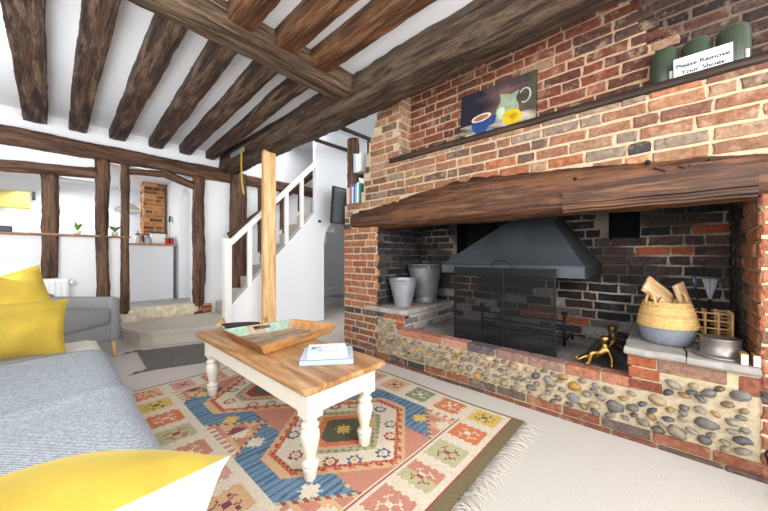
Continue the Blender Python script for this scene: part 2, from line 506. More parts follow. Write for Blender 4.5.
# ------------------------------------------------------------ bricks
def bricks(mb, O, U, V, N, W, H, keep, pal, mort, rng, bh=0.060, g=0.0155, prot=0.008, len_choices=(0.215, 0.105), wob=0.005, cell=0.06, keepm=None):
    O = Vector(O); U = Vector(U).normalized(); V = Vector(V).normalized(); N = Vector(N).normalized()
    # mortar bed
    nu = max(1, int(W / cell)); nv = max(1, int(H / cell))
    for i in range(nu):
        for j in range(nv):
            u0, u1 = W * i / nu, W * (i + 1) / nu; v0, v1 = H * j / nv, H * (j + 1) / nv
            if not (keepm or keep)((u0 + u1) / 2, (v0 + v1) / 2): continue
            c = mort((u0 + u1) / 2, (v0 + v1) / 2)
            mb.add([O + U * a + V * b for a, b in ((u0, v0), (u1, v0), (u1, v1), (u0, v1))], [(0, 1, 2, 3)], c, 1)
    r = 0; v = 0.0
    while v < H - 0.015:
        h = bh * rng.uniform(0.93, 1.07)
        u = -rng.uniform(0, 0.2) if r % 2 else -rng.uniform(0.02, 0.12)
        k = rng.randint(0, 1)
        while u < W:
            l = len_choices[0] if (k % 3 != 2) else len_choices[1]
            l *= rng.uniform(0.9, 1.08); k += 1
            a, b = max(0, u), min(W, u + l)
            u += l + g
            v1 = min(H, v + h)
            if b - a < 0.025 or v1 - v < 0.02: continue
            uc, vc = (a + b) / 2, (v + v1) / 2
            if not keep(uc, vc): continue
            while b - a > 0.05 and not keep(b - 0.01, vc): b -= 0.02
            while b - a > 0.05 and not keep(a + 0.01, vc): a += 0.02
            c = pal(uc, vc)
            J = lambda s=wob: rng.uniform(-s, s)
            pr = prot + rng.uniform(-0.004, 0.004)
            e = 0.006
            L_ = b - a
            base = [(a, v), (a + L_ * .33, v), (a + L_ * .67, v), (b, v), (b, (v + v1) / 2), (b, v1), (a + L_ * .67, v1), (a + L_ * .33, v1), (a, v1), (a, (v + v1) / 2)]
            back = [(x + J(), y + J(wob * .8)) for x, y in base]
            cu = (a + b) / 2; cv = (v + v1) / 2
            fr = [(x - math.copysign(e * rng.uniform(.6, 1.5), x - cu) * (1 if abs(x - cu) > L_ * .4 else 0), y - math.copysign(e * rng.uniform(.6, 1.4), y - cv) * (1 if abs(y - cv) > h * .3 else 0)) for x, y in back]
            q_ = len(base)
            vs = [O + U * x + V * y - N * 0.012 for x, y in back] + [O + U * x + V * y + N * (pr - 0.005) for x, y in back] + [O + U * x + V * y + N * (pr + J(.002)) for x, y in fr]
            fs = [tuple(range(2 * q_, 3 * q_))]
            for q in range(q_):
                q2 = (q + 1) % q_
                fs.append((q, q2, q_ + q2, q_ + q)); fs.append((q_ + q, q_ + q2, 2 * q_ + q2, 2 * q_ + q))
            mb.add(vs, fs, c, 0)
        v += h + g; r += 1


def palette(cols, rng, jit=0.12):
    cs = [(lin(c), w) for c, w in cols]
    tot = sum(w for _, w in cs)

    def f(u=0, v=0):
        t = rng.uniform(0, tot)
        for c, w in cs:
            t -= w
            if t <= 0: break
        k = 1 + rng.uniform(-jit, jit)
        return (c[0] * k, c[1] * k, c[2] * k, 1)
    return f


R1 = random.Random(11)
PAL_WARM = palette([('#8a604a', 4), ('#965f42', 3), ('#836049', 4), ('#93735d', 4), ('#724e41', 3), ('#655045', 2), ('#45403e', 0.8), ('#9d7153', 2), ('#827062', 2)], R1)
PAL_RED = palette([('#66392c', 5), ('#733f2e', 4), ('#57352c', 4), ('#7c4a36', 2), ('#4c3832', 2), ('#84513f', 1)], R1)
PAL_PALE = palette([('#96755f', 4), ('#8f664f', 3), ('#857062', 3), ('#a37e68', 2), ('#7c6256', 2), ('#98644a', 2)], R1)
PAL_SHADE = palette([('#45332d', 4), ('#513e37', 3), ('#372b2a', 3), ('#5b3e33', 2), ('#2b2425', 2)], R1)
PAL_PIER = palette([('#95583c', 4), ('#8f5a42', 4), ('#a06c50', 3), ('#7c5948', 3), ('#a4694a', 2), ('#504641', 1)], R1)
PAL_HEARTH = palette([('#83523f', 4), ('#8d5b46', 3), ('#765a4c', 3), ('#62534c', 2), ('#454245', 1.6), ('#966350', 2)], R1)
PAL_SOOT = palette([('#262528', 5), ('#2d2a2b', 4), ('#363030', 3), ('#433936', 1.5), ('#4c403a', 0.8)], R1)
PAL_HOT = palette([('#8f4a32', 4), ('#7c4434', 3), ('#97553a', 3), ('#6c4033', 2)], R1)
PAL_ASH = palette([('#85807c', 4), ('#968f8b', 3), ('#736c68', 3), ('#645c58', 2)], R1)
MORT = lin('#baa588'); MORT2 = lin('#b09b7e'); MSOOT = lin('#4b4645'); MASH = lin('#8d8783')
XW = 2.353

# ============================================================ SETTING
mb = MB(); mb.b2((-2.2, -2.8, -0.1), (5.2, 6.9, 0.0))
struct(mb.build('floor', M['carpet'], None, (0, 0, 0)), 'pale beige carpeted floor of the sitting room', 'floor')
mb = MB(); mb.b2((-2.6, 5.52, 0.0), (1.75, 9.0, 0.33))
struct(mb.build('floor_kitchen', M['kitchen_tile'], None), 'raised grey tiled kitchen floor beyond the timber frame', 'floor')
mb = MB()
for i in range(1):
    mb.b2((-2.2, -2.8, 2.80), (2.0, 5.60, 2.9))
mb.b2((2.0, -2.8, 2.98), (2.75, 2.5, 3.1))
struct(mb.build('ceiling', M['plaster_ceil'], None), 'white plaster ceiling between the dark joists', 'ceiling')
mb = MB(); mb.b2((1.95, 2.5, 3.3), (5.2, 6.9, 3.4)); mb.b2((1.92, 2.5, 2.8), (1.98, 5.5, 3.32))
struct(mb.build('ceiling_stairwell', M['plaster_ceil'], None), 'higher white ceiling above the staircase', 'ceiling')
mb = MB(); mb.b2((-2.7, 5.66, 2.5), (1.85, 9.0, 2.6))
struct(mb.build('ceiling_kitchen', M['plaster_ceil'], None), 'white kitchen ceiling beyond the timber frame', 'ceiling')

# far wall: white infill panels of the timber frame
mb = MB()
Y0, Y1 = 5.52, 5.66
mb.b2((-2.2, Y0, 0.0), (0.70, Y1, 1.34))                 # under the bar shelf
mb.b2((-2.2, Y0, 2.07), (0.40, Y1, 2.8))                 # above rail
mb.b2((0.40, Y0, 2.34), (1.60, Y1, 2.8))
mb.b2((1.60, Y0, 0.2), (5.2, Y1, 3.3))
mb.b2((0.70, Y0, 0.0), (1.60, Y1, 0.335))                # below the doorway sill
struct(mb.build('wall_far', M['plaster'], None), 'white far wall panels between the dark timbers', 'wall')
mb = MB(); mb.b2((-2.25, 2.6, 0), (-2.15, 5.5, 2.8))
struct(mb.build('wall_left', M['plaster'], None), 'white wall behind the pale sofa', 'wall')

# plastered sill under the kitchen doorway
mb = MB()
r = random.Random(3)
n = 24
vs = []
for i in range(n + 1):
    x = 0.66 + (1.58 - 0.66) * i / n
    t = i / n
    for (y, z) in ((5.44, 0.17), (5.425, 0.22), (5.43, 0.30), (5.46, 0.345), (5.64, 0.345)):
        vs.append((x, y + r.uniform(-.008, .008), z + r.uniform(-.008, .008) * (z > .2)))
fs = [(i * 5 + k, i * 5 + k + 1, (i + 1) * 5 + k + 1, (i + 1) * 5 + k) for i in range(n) for k in range(4)]
mb.add(vs, fs, lin('#cfc4ac'), 0)
mb.b2((0.67, 5.45, 0.16), (1.57, 5.64, 0.335), lin('#cfc4ac'))
struct(mb.build('trim_sill', vcol('worn_limewash_sill', 0.9, 0.35, 12, 0.6, 0.01), None), 'worn cream plaster sill under the kitchen doorway', 'doorway sill')
mb = MB()
bricks(mb, (1.52, 5.44, 0.17), (1, 0, 0), (0, 0, 1), (0, -1, 0), 0.26, 0.16, lambda u, v: True, PAL_HOT, lambda u, v: MORT2, R1)
mb.b2((1.53, 5.45, 0.1), (1.77, 5.6, 0.32), MORT2, 1)
struct(mb.build('trim_plinth', [M['brick'], M['mortar']], None), 'small patch of red bricks at the foot of the doorway post', 'brick plinth')

# kitchen shell with window openings
mb = MB()
YB = 8.5
def wallx(mb, y0, y1, xs, holes, z0, z1):
    """solid wall between x=xs[0]..xs[1] with rectangular holes (x0,x1,z0,z1)"""
    cuts = sorted({xs[0], xs[1]} | {h[0] for h in holes} | {h[1] for h in holes})
    for a, b in zip(cuts[:-1], cuts[1:]):
        hs = [h for h in holes if h[0] <= a + 1e-6 and h[1] >= b - 1e-6]
        z = z0
        for h in sorted(hs, key=lambda h: h[2]):
            if h[2] > z: mb.b2((a, y0, z), (b, y1, h[2]))
            z = h[3]
        if z1 > z: mb.b2((a, y0, z), (b, y1, z1))
wallx(mb, YB, YB + 0.25, (-2.7, 1.85), [(-1.3, -0.2, 1.35, 2.2), (0.17, 1.06, 0.6, 2.13)], 0.3, 2.55)
struct(mb.build('wall_kitchen_back', M['plaster'], None), 'white back wall of the kitchen with two windows', 'wall')
mb = MB(); mb.b2((-2.75, 5.6, 0.3), (-2.65, 9.0, 2.55))
struct(mb.build('wall_kitchen_left', M['plaster'], None), 'white side wall of the kitchen', 'wall')
mb = MB(); mb.b2((1.57, 5.66, 0.3), (1.85, 5.78, 2.5)); mb.b2((1.57, 6.42, 0.3), (1.85, 8.6, 2.5))
arch = [(5.78, 2.5), (5.78, 2.0)] + [(6.10 - 0.32 * math.cos(a), 2.0 + 0.26 * math.sin(a)) for a in np.linspace(0, math.pi, 14)] + [(6.42, 2.5)]
for (a, b) in zip(arch[1:-2], arch[2:-1]):
    mb.prism([a, b, (b[0], 2.5), (a[0], 2.5)], 'x', 1.57, 1.85)
struct(mb.build('wall_kitchen_right', M['plaster'], None), 'white kitchen wall with an arched doorway', 'wall')
mb = MB(); mb.b2((1.72, 5.78, 0.33), (1.77, 6.42, 2.3)); 
d1 = struct(mb.build('door_1', M['white_paint'], None), 'white arched door just inside the kitchen', 'door')
mb = MB(); mb.box((1.70, 5.86, 1.3), (0.05, 0.02, 0.11), bev=0.006); mb.build('door_handle', M['galv'], d1)


def window(name, x0, x1, z0, z1, cols, rows, label):
    mb = MB(); y0, y1 = YB + 0.02, YB + 0.09
    t = 0.06
    mb.b2((x0, y0, z0), (x0 + t, y1, z1)); mb.b2((x1 - t, y0, z0), (x1, y1, z1))
    mb.b2((x0 + t, y0, z0), (x1 - t, y1, z0 + t)); mb.b2((x0 + t, y0, z1 - t), (x1 - t, y1, z1))
    for i in range(1, cols):
        x = x0 + (x1 - x0) * i / cols; mb.b2((x - 0.03, y0, z0 + t), (x + 0.03, y1, z1 - t))
    for j in range(1, rows):
        z = z0 + (z1 - z0) * j / rows; mb.b2((x0 + t, y0 + 0.01, z - 0.015), (x1 - t, y1 - 0.01, z + 0.015))
    o = struct(mb.build(name, M['white_paint'], None), label, 'window')
    mb = MB(); mb.b2((x0, y1 + 0.004, z0), (x1, y1 + 0.010, z1))
    mb.build('pane', M['glass'], o)
    return o
window('window_1', -1.3, -0.2, 1.35, 2.2, 3, 2, 'kitchen window with a yellow blind half lowered over it')
window('window_2', 0.17, 1.06, 0.6, 2.13, 3, 1, 'tall white kitchen window behind the potted plants')

# stair wall with the triangular stair opening and the arch at its right
mb = MB()
YS0, YS1 = 4.30, 4.38
mb.prism([(1.60, 0), (3.17, 0), (3.17, 1.45), (3.0, 1.45), (3.0, 1.83), (1.60, 0.385)], 'y', YS0, YS1)
mb.prism([(3.0, 1.45), (3.17, 1.45), (3.17, 3.3), (3.0, 3.3)], 'y', YS0, YS1)
ar = [(3.17 + 0.42 * (1 - math.cos(a)), 1.30 + 0.46 * math.sin(a)) for a in np.linspace(0, math.pi, 18)]
for a, b in zip(ar[:-1], ar[1:]):
    mb.prism([a, b, (b[0], 3.3), (a[0], 3.3)], 'y', YS0, YS1)
mb.b2((4.01, YS0, 0), (5.2, YS1, 3.3))
struct(mb.build('wall_stair', M['plaster'], None), 'white panelled wall under the stairs with an arched opening', 'wall')
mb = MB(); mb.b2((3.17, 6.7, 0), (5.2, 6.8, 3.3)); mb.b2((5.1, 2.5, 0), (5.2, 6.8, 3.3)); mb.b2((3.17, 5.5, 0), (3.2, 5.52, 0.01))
struct(mb.build('wall_passage', plain('passage_shade_grey', '#8b909c', 0.9), None), 'passage wall seen through the arch, its shade put into a grey colour', 'wall')  # grey-blue stands for the dimness of the passage, painted into the wall

# ============================================================ FAR WALL TIMBERS
def timber(name, label, cat, p0, p1, w, h, mat, seed, group=None, **k):
    o = hewn(name, p0, p1, w, h, mat, seed, **k)
    return tag(o, label, cat, group, 'thing')

GT = 'timbers of the far wall frame'
timber('wall_beam', 'long dark horizontal beam across the top of the far wall', 'beam', (-2.2, 5.51, 2.47), (2.12, 5.51, 2.455), 0.15, 0.21, M['post'], 1, GT, rough=0.014)
timber('wall_beam', 'dark horizontal beam on the wall behind the staircase', 'beam', (2.34, 5.51, 2.44), (4.6, 5.51, 2.44), 0.15, 0.19, M['post'], 2, GT)
def prail(t):
    return (0.0 + 0.10 * math.sin(t * 2.2), 0.125 + 0.03 * t, 0.13, 0)
timber('wall_rail', 'curved dark rail above the kitchen opening, under the long beam', 'beam', (-1.4, 5.515, 2.02), (0.42, 5.515, 2.19), 0.13, 0.13, M['post'], 3, GT, rough=0.012)
timber('timber_post', 'short dark post above the white radiator', 'post', (0.0, 5.50, 0.83), (0.0, 5.50, 2.08), 0.145, 0.14, M['post'], 4, GT, up=(0, 1, 0))
timber('timber_post', 'wide dark post between two kitchen openings behind the grey armchair', 'post', (0.468, 5.50, 0.0), (0.468, 5.50, 2.38), 0.14, 0.15, M['post'], 5, GT, up=(0, 1, 0), rough=0.014)
timber('timber_post', 'slim dark post left of the kitchen doorway', 'post', (0.70, 5.49, 0.30), (0.70, 5.49, 2.36), 0.095, 0.13, M['post'], 6, GT, up=(0, 1, 0), rough=0.012)
timber('timber_post', 'rugged dark post right of the kitchen doorway', 'post', (1.60, 5.49, 0.30), (1.60, 5.49, 2.36), 0.165, 0.15, M['post'], 7, GT, up=(0, 1, 0), rough=0.018)
timber('timber_post', 'broad dark post under the end of the ceiling beam beside the stairs', 'post', (2.215, 5.47, 0.0), (2.215, 5.47, 2.52), 0.27, 0.16, M['post'], 8, GT, up=(0, 1, 0), rough=0.014)
timber('doorway_beam', 'short dark timber over the left of the kitchen doorway', 'beam', (0.74, 5.515, 2.27), (1.22, 5.515, 2.33), 0.12, 0.08, M['post'], 9, GT)
timber('doorway_brace', 'sloping dark brace over the right of the kitchen doorway', 'beam', (1.10, 5.51, 2.345), (1.55, 5.51, 2.21), 0.12, 0.11, M['post'], 10, GT)
for i, (x, w, zz, lab) in enumerate([(2.62, 0.075, 1.0, 'thin dark stud behind the pine post on the stair wall'),
                                 (3.07, 0.11, 1.3, 'dark stud between the white balusters on the stair wall'),
                                 (3.45, 0.075, 1.7, 'thin dark stud near the top of the stairs')]):
    timber('wall_stud', lab, 'post', (x, 5.51, zz), (x, 5.51, 2.36), w, 0.09, M['post'], 11 + i, GT, up=(0, 1, 0), rough=0.008)
timber('wall_handrail', 'sloping dark handrail fixed to the wall behind the stairs', 'handrail', (2.03, 5.38, 1.42), (3.85, 5.38, 2.92), 0.05, 0.13, M['post'], 15, None, rough=0.004)

# ============================================================ CEILING TIMBERS
JX = [(-0.215, -0.02, 'leftmost dark ceiling joist, farthest from the fireplace'),
      (0.155, 0.325, 'second dark ceiling joist from the left, above the grey armchair'),
      (0.535, 0.71, 'third dark ceiling joist from the left, above the slim post'),
      (0.965, 1.14, 'fourth dark ceiling joist from the left, beyond the cross beam'),
      (1.34, 1.50, 'fifth dark ceiling joist from the left, beyond the cross beam'),
      (1.71, 1.85, 'dark ceiling joist beside the big beam, beyond the cross beam')]
for i, (a, b, lab) in enumerate(JX):
    timber('ceiling_joist', lab, 'ceiling joist', ((a + b) / 2 + (0.0, -0.04, -0.05, -0.14, -0.165, -0.20)[i], 2.32 if i > 1 else -0.8, 2.752), ((a + b) / 2, 5.515, 2.752), (b - a), 0.155, M['joist'], 20 + i, 'ceiling joists', rough=0.009, corner=0.007, n=32, sharp=True)
for i, (a, b, lab) in enumerate([(0.80, 0.985, 'warm brown joist on the near side of the cross beam, farthest from the fireplace'),
                                 (1.135, 1.315, 'warm brown joist on the near side of the cross beam, middle of three'),
                                 (1.455, 1.64, 'warm brown joist on the near side of the cross beam, beside the big beam')]):
    timber('ceiling_joist', lab, 'ceiling joist', ((a + b) / 2 - 0.05, -0.8, 2.752), ((a + b) / 2, 2.17, 2.752), (b - a), 0.155, M['joist_warm'], 30 + i, 'ceiling joists', rough=0.009, corner=0.007, n=32, sharp=True)
timber('cross_beam', 'weathered cross beam under the joists, running into the big beam', 'ceiling beam', (-1.6, 2.25, 2.715), (1.93, 2.25, 2.715), 0.21, 0.23, M['cross'], 41, rough=0.011, corner=0.010, n=32, sharp=True)
timber('main_beam', 'massive dark ceiling beam running along the top of the brick chimney', 'ceiling beam', (2.02, -1.2, 2.665), (2.06, 5.50, 2.645), 0.30, 0.33, M['beam'], 42, rough=0.017, corner=0.02, big=1.2, n=32, sharp=True)
for i, (y, z, x0, lab) in enumerate([(3.55, 3.0, 2.2, 'thin black batten under the stairwell ceiling, nearer the chimney'), (4.22, 3.0, 2.2, 'thin black batten under the stairwell ceiling, above the stair wall')]):
    timber('stairwell_batten', lab, 'batten', (x0, y, z), (4.2, y, z), 0.05, 0.06, M['board'], 45 + i, 'stairwell battens', rough=0.004, corner=0.006)
# pine post
o = hewn('pine_post', (2.0, 3.95, 0.0), (2.0, 3.95, 2.50), 0.165, 0.165, M['pine'], 50, rough=0.0015, corner=0.006, up=(0.25, 1, 0))
tag(o, 'new pale pine post standing under the big ceiling beam in front of the stairs', 'post', None, 'thing')
# measuring tape
t = thing('measuring_strap', 'yellow strap hanging from a metal plate on the big beam end', 'strap', (1.85, 4.45, 1.98))
mb = MB()
pts = [(1.845, 4.45, 2.62), (1.842, 4.45, 2.45), (1.845, 4.45, 2.28), (1.855, 4.45, 2.12), (1.875, 4.44, 1.98)]
for a, b in zip(pts[:-1], pts[1:]):
    mb.add([(a[0], a[1] - .022, a[2]), (a[0], a[1] + .022, a[2]), (b[0], b[1] + .022, b[2]), (b[0], b[1] - .022, b[2])], [(0, 1, 2, 3)])
    mb.add([(a[0] + .006, a[1] - .022, a[2]), (a[0] + .006, a[1] + .022, a[2]), (b[0] + .006, b[1] + .022, b[2]), (b[0] + .006, b[1] - .022, b[2])], [(0, 1, 2, 3)])
mb.build('strap', M['tape'], t)
mb = MB(); mb.b2((1.845, 4.40, 2.58), (1.87, 4.85, 2.64)); mb.build('metal_plate', M['galv'], t)

# ============================================================ CHIMNEY BREAST (brick)
def yx(u): return 2.86 - u           # u runs from the far end towards the camera
def lint_top(y):
    P = [(-1.2, 1.55), (-0.37, 1.616), (-0.16, 1.644), (0.1, 1.664), (0.52, 1.705), (1.2, 1.764), (1.68, 1.72), (1.99, 1.675), (2.31, 1.641), (2.67, 1.594), (3, 1.55)]
    for (a, za), (b, zb) in zip(P[:-1], P[1:]):
        if a <= y <= b: return za + (zb - za) * (y - a) / (b - a)
    return 1.6

mb = MB()
# face between lintel and ledge, plus the pilaster above the ledge at the far end
def left_edge(z):
    P = [(1.3, 2.79), (1.69, 2.79), (1.70, 2.50), (2.0, 2.44), (2.28, 2.39), (2.42, 2.30), (2.6, 2.24), (3.1, 2.2)]
    for (a, ya), (b, yb) in zip(P[:-1], P[1:]):
        if a <= z <= b: return ya + (yb - ya) * (z - a) / (b - a)
    return 2.2
def keep_face(u, v):
    y = yx(u); z = 1.40 + v
    if y > left_edge(z): return False
    if -0.36 < y < 2.64 and z < lint_top(y) - 0.03: return False
    if z > 2.055 and y < 1.94: return False
    return True
def pal_face(u, v):
    y = yx(u); z = 1.40 + v
    return PAL_PALE() if (z > 2.03 and R1.random() < 0.8) else PAL_WARM()
bricks(mb, (XW, 2.86, 1.40), (0, -1, 0), (0, 0, 1), (-1, 0, 0), 4.0, 1.5, keep_face, pal_face, lambda u, v: MORT, R1, cell=0.04)
# core behind the face
mb.b2((XW + 0.004, 2.62, 1.41), (2.75, 2.785, 1.675), MORT, 1)
mb.b2((XW + 0.004, -1.1, 1.66), (2.60, 2.42, 2.05), MORT, 1)
mb.b2((XW + 0.004, -1.1, 1.40), (2.60, -0.38, 1.66), MORT, 1)
mb.prism([(1.945, 2.04), (2.42, 2.04), (2.38, 2.28), (2.23, 2.6), (2.19, 2.9), (1.945, 2.9)], 'x', XW + 0.004, 2.75, MORT, 1)
# return of the pilaster
bricks(mb, (XW, 1.94, 2.06), (1, 0, 0), (0, 0, 1), (0, -1, 0), 0.19, 0.85, lambda u, v: True, PAL_PALE, lambda u, v: MORT, R1)
# recessed upper wall
def keep_up(u, v):
    y = 1.94 - u; z = 2.06 + v
    e = -0.10 + 0.40 * (z - 2.3) + (0.03 if int(v / 0.0755) % 2 else 0)
    return y > e
def pal_up(u, v):
    y = 1.94 - u
    return PAL_RED() if R1.random() < 0.9 else PAL_WARM()
bricks(mb, (2.53, 1.94, 2.06), (0, -1, 0), (0, 0, 1), (-1, 0, 0), 2.3, 0.92, keep_up, pal_up, lambda u, v: lin('#ac8f74'), R1, cell=0.04, keepm=lambda u, v: keep_up(u + 0.09, v))
mb.b2((2.534, 0.22, 2.05), (2.75, 1.95, 2.98), MORT2, 1)
# deep recess at the near end, its shade put into darker brick colours
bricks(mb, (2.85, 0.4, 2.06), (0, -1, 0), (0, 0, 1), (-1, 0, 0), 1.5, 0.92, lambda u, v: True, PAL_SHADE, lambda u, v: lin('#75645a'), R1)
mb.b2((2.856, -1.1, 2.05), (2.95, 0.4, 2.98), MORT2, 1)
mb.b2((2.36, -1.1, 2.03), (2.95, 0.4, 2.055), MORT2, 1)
struct(mb.build('wall_right', [M['brick'], M['mortar']], None), 'brick chimney breast above the oak fireplace lintel', 'brick wall')

# ledge board
o = hewn('ledge_board', (2.45, -1.05, 2.058), (2.45, 2.05, 2.058), 0.27, 0.05, M['board'], 55, rough=0.004, corner=0.004)
tag(o, 'thin dark wooden ledge across the chimney breast under the painting and jars', 'shelf', None, 'thing')
mb = MB(); mb.box((2.325, 2.08, 2.64), (0.02, 0.40, 0.02), rot=Matrix.Rotation(0.03, 3, 'X'))
struct(mb.build('trim_1', M['white_paint'], None), 'thin white trim strip between the big beam and the pale brick pilaster', 'trim')

# ============================================================ FIREPLACE
fp = thing('fireplace', 'inglenook brick fireplace with flint faced hearth wall and sooty back', 'fireplace', (2.35, 1.0, 0))
# piers
mb = MB()
def pal_pier(u, v):
    return PAL_HEARTH() if v < 0.55 else (PAL_PIER() if R1.random() < 0.85 else PAL_WARM())
bricks(mb, (XW, 2.79, 0.0), (0, -1, 0), (0, 0, 1), (-1, 0, 0), 0.54, 1.42, lambda u, v: True, pal_pier, lambda u, v: lin('#bba88f'), R1, cell=0.05)
mb.b2((XW + 0.005, 2.36, 0), (3.3, 2.785, 1.42), MORT, 1)
mb.build('brick_pier', [M['brick'], M['mortar']], fp)
mb = MB()
bricks(mb, (XW, -0.35, 0.0), (0, -1, 0), (0, 0, 1), (-1, 0, 0), 0.75, 1.42, lambda u, v: True, pal_pier, lambda u, v: lin('#cdb79a'), R1, cell=0.05)
bricks(mb, (3.3, -0.35, 0.5), (-1, 0, 0), (0, 0, 1), (0, 1, 0), 0.95, 1.1, lambda u, v: True,
       lambda u, v: PAL_PIER() if u > 0.62 else (PAL_SHADE() if u > 0.4 else PAL_SOOT()), lambda u, v: mixc(MSOOT, MORT2, min(1, max(0, (u - .35) / .5))), R1)
mb.b2((XW + 0.005, -1.1, 0), (3.3, -0.36, 1.42), MORT, 1)
mb.build('brick_pier', [M['brick'], M['mortar']], fp)
# sooty left side wall
mb = MB()
Us = Vector((0.945, 0.10, 0)).normalized(); Ns = Vector((Us.y, -Us.x, 0))
bricks(mb, (XW, 2.25, 0.35), Us, (0, 0, 1), Ns, 0.96, 1.5, lambda u, v: True, lambda u, v: PAL_PIER() if u < 0.05 else PAL_SOOT(), lambda u, v: mixc(MSOOT, MASH, max(0, nz((u * 5, v * 5, 3))) * 1.2), R1, cell=0.05)
mb.add([(XW + .01, 2.27, 0.3), (3.32, 2.37, 0.3), (3.32, 2.37, 1.9), (XW + .01, 2.27, 1.9)], [(0, 1, 2, 3)], MSOOT, 1)
mb.build('side_wall', [M['brick_soot'], M['mortar']], fp)
# back wall, sooty, with two openings and patches burnt clean
def hot(y, z):
    """places where the soot has gone: 0..1"""
    s = 0
    for (cy, cz, ry, rz, k) in ((0.03, 1.17, 0.30, 0.05, 1.1), (-0.12, 1.10, 0.27, 0.05, 1.0), (-0.2, 1.26, 0.22, 0.05, 0.9), (0.30, 1.08, 0.16, 0.028, 1.0),
                                (0.33, 1.0, 0.1, 0.03, 0.8), (0.60, 0.56, 0.16, 0.13, 0.8), (0.9, 0.5, 0.35, 0.12, 0.7), (1.75, 0.75, 0.25, 0.22, 0.55), (-0.3, 1.38, 0.15, 0.06, 0.5)):
        d = ((y - cy) / ry) ** 2 + ((z - cz) / rz) ** 2
        s = max(s, k * math.exp(-d * 0.7))
    return s
OPEN = [(1.36, 1.84, 0.95, 1.75), (0.15, 0.36, 1.235, 1.50)]
mb = MB()
def keep_back(u, v):
    y = 2.4 - u; z = 0.3 + v
    return not any(a < y < b and c < z < d for a, b, c, d in OPEN)
def pal_back(u, v):
    y = 2.4 - u; z = 0.3 + v
    h = hot(y, z)
    if h > 0.58 + R1.uniform(-0.15, 0.2): return PAL_HOT()
    if z < 0.75 and R1.random() < 0.35: return PAL_ASH()
    c = PAL_SOOT()
    return mixc(c, lin('#5b4036'), 0.4) if h > 0.3 else c
def mort_back(u, v):
    y = 2.4 - u; z = 0.3 + v
    h = hot(y, z)
    c = mixc(MSOOT, lin('#c6b5a2'), min(1, max(0, 1.3 * nz((y * 3.3, z * 3.3, 7)) + h * 0.5)))
    return mixc(c, MASH, 0.6) if z < 0.7 else c
bricks(mb, (3.3, 2.4, 0.3), (0, -1, 0), (0, 0, 1), (-1, 0, 0), 2.78, 1.5, keep_back, pal_back, mort_back, R1, cell=0.035, bh=0.064)
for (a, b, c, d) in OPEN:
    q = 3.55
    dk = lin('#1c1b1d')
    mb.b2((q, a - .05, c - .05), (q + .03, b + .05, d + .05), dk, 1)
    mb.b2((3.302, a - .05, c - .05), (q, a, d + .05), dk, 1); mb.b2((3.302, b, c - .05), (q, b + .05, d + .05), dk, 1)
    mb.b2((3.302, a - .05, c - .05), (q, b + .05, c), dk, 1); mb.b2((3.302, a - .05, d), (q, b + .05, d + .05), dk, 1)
mb.build('back_wall', [M['brick_soot'], M['mortar']], fp)
# flue throat
mb = MB(); mb.b2((2.60, -0.5, 1.80), (3.7, 2.6, 1.86), lin('#211f20'))
mb.build('flue_throat', M['mortar'], fp)
# hearth bed with ash
mb = MB()
n1, n2 = 46, 18
for i in range(n1):
    for j in range(n2):
        y0, y1 = 0.0 + 2.3 * i / n1, 0.0 + 2.3 * (i + 1) / n1
        x0, x1 = 2.44 + 0.87 * j / n2, 2.44 + 0.87 * (j + 1) / n2
        c = mixc(lin('#8b8684'), lin('#4a4645'), min(1, max(0, 0.4 + nz((x0 * 4, y0 * 4, 1)) + (0.5 if y0 < 0.45 else 0))))
        q = [(x, y, 0.352 + 0.006 * nz((x * 9, y * 9, 2))) for x, y in ((x0, y0), (x1, y0), (x1, y1), (x0, y1))]
        mb.add(q, [(0, 1, 2, 3)], c)
mb.b2((2.44, 0.0, 0.0), (3.3, 2.3, 0.343), MASH)
mb.build('hearth_bed', M['ash'], fp)

# flint facing
RF = random.Random(21)
FL = [lin(c) for c in ('#8d8270', '#7a746b', '#9c8d74', '#55555a', '#9a7c52', '#8a8177', '#958a7b', '#686159', '#a8987c', '#77736f', '#988566', '#6f6a66')]
def flints(mb, y0, y1, z0, z1, tries=900, smin=0.018, smax=0.042):
    placed = []
    for _ in range(tries):
        a = RF.uniform(smin, smax); b = a * RF.uniform(0.5, 0.8)
        y = RF.uniform(y0 + a * .8, y1 - a * .8); z = RF.uniform(z0 + b * .8, z1 - b * .8)
        if any(((y - p[0]) / (a + p[2] + .003)) ** 2 + ((z - p[1]) / (b + p[3] + .002)) ** 2 < 1 for p in placed): continue
        placed.append((y, z, a, b))
    for (y, z, a, b) in placed:
        bm = bmesh.new(); bmesh.ops.create_icosphere(bm, subdivisions=2, radius=1.0)
        ang = RF.uniform(-0.6, 0.6); s = RF.uniform(0, 99); dep = RF.uniform(0.022, 0.036)
        for v in bm.verts:
            k = 1 + 0.34 * noise.noise(v.co * 1.5 + Vector((s, 0, 0))) + 0.12 * noise.noise(v.co * 3.1 + Vector((0, s, 0)))
            c = v.co * k
            yy = c.y * a; zz = c.z * b
            v.co = (XW + 0.004 + c.x * dep, y + yy * math.cos(ang) - zz * math.sin(ang), z + yy * math.sin(ang) + zz * math.cos(ang))
        bm.verts.index_update()
        c = RF.choice(FL)
        if RF.random() < 0.07: c = lin('#a97b35')
        k = RF.uniform(0.7, 1.05); c = mixc(c, lin('#a8977c'), 0.30 * min(1, max(0, (y - 0.2) / 1.2))); c = (c[0] * k, c[1] * k, c[2] * k, 1)
        mb.add([v.co[:] for v in bm.verts], [[v.index for v in f.verts] for f in bm.faces], c, 0, True)
        bm.free()
MF = lin('#b5a58b')
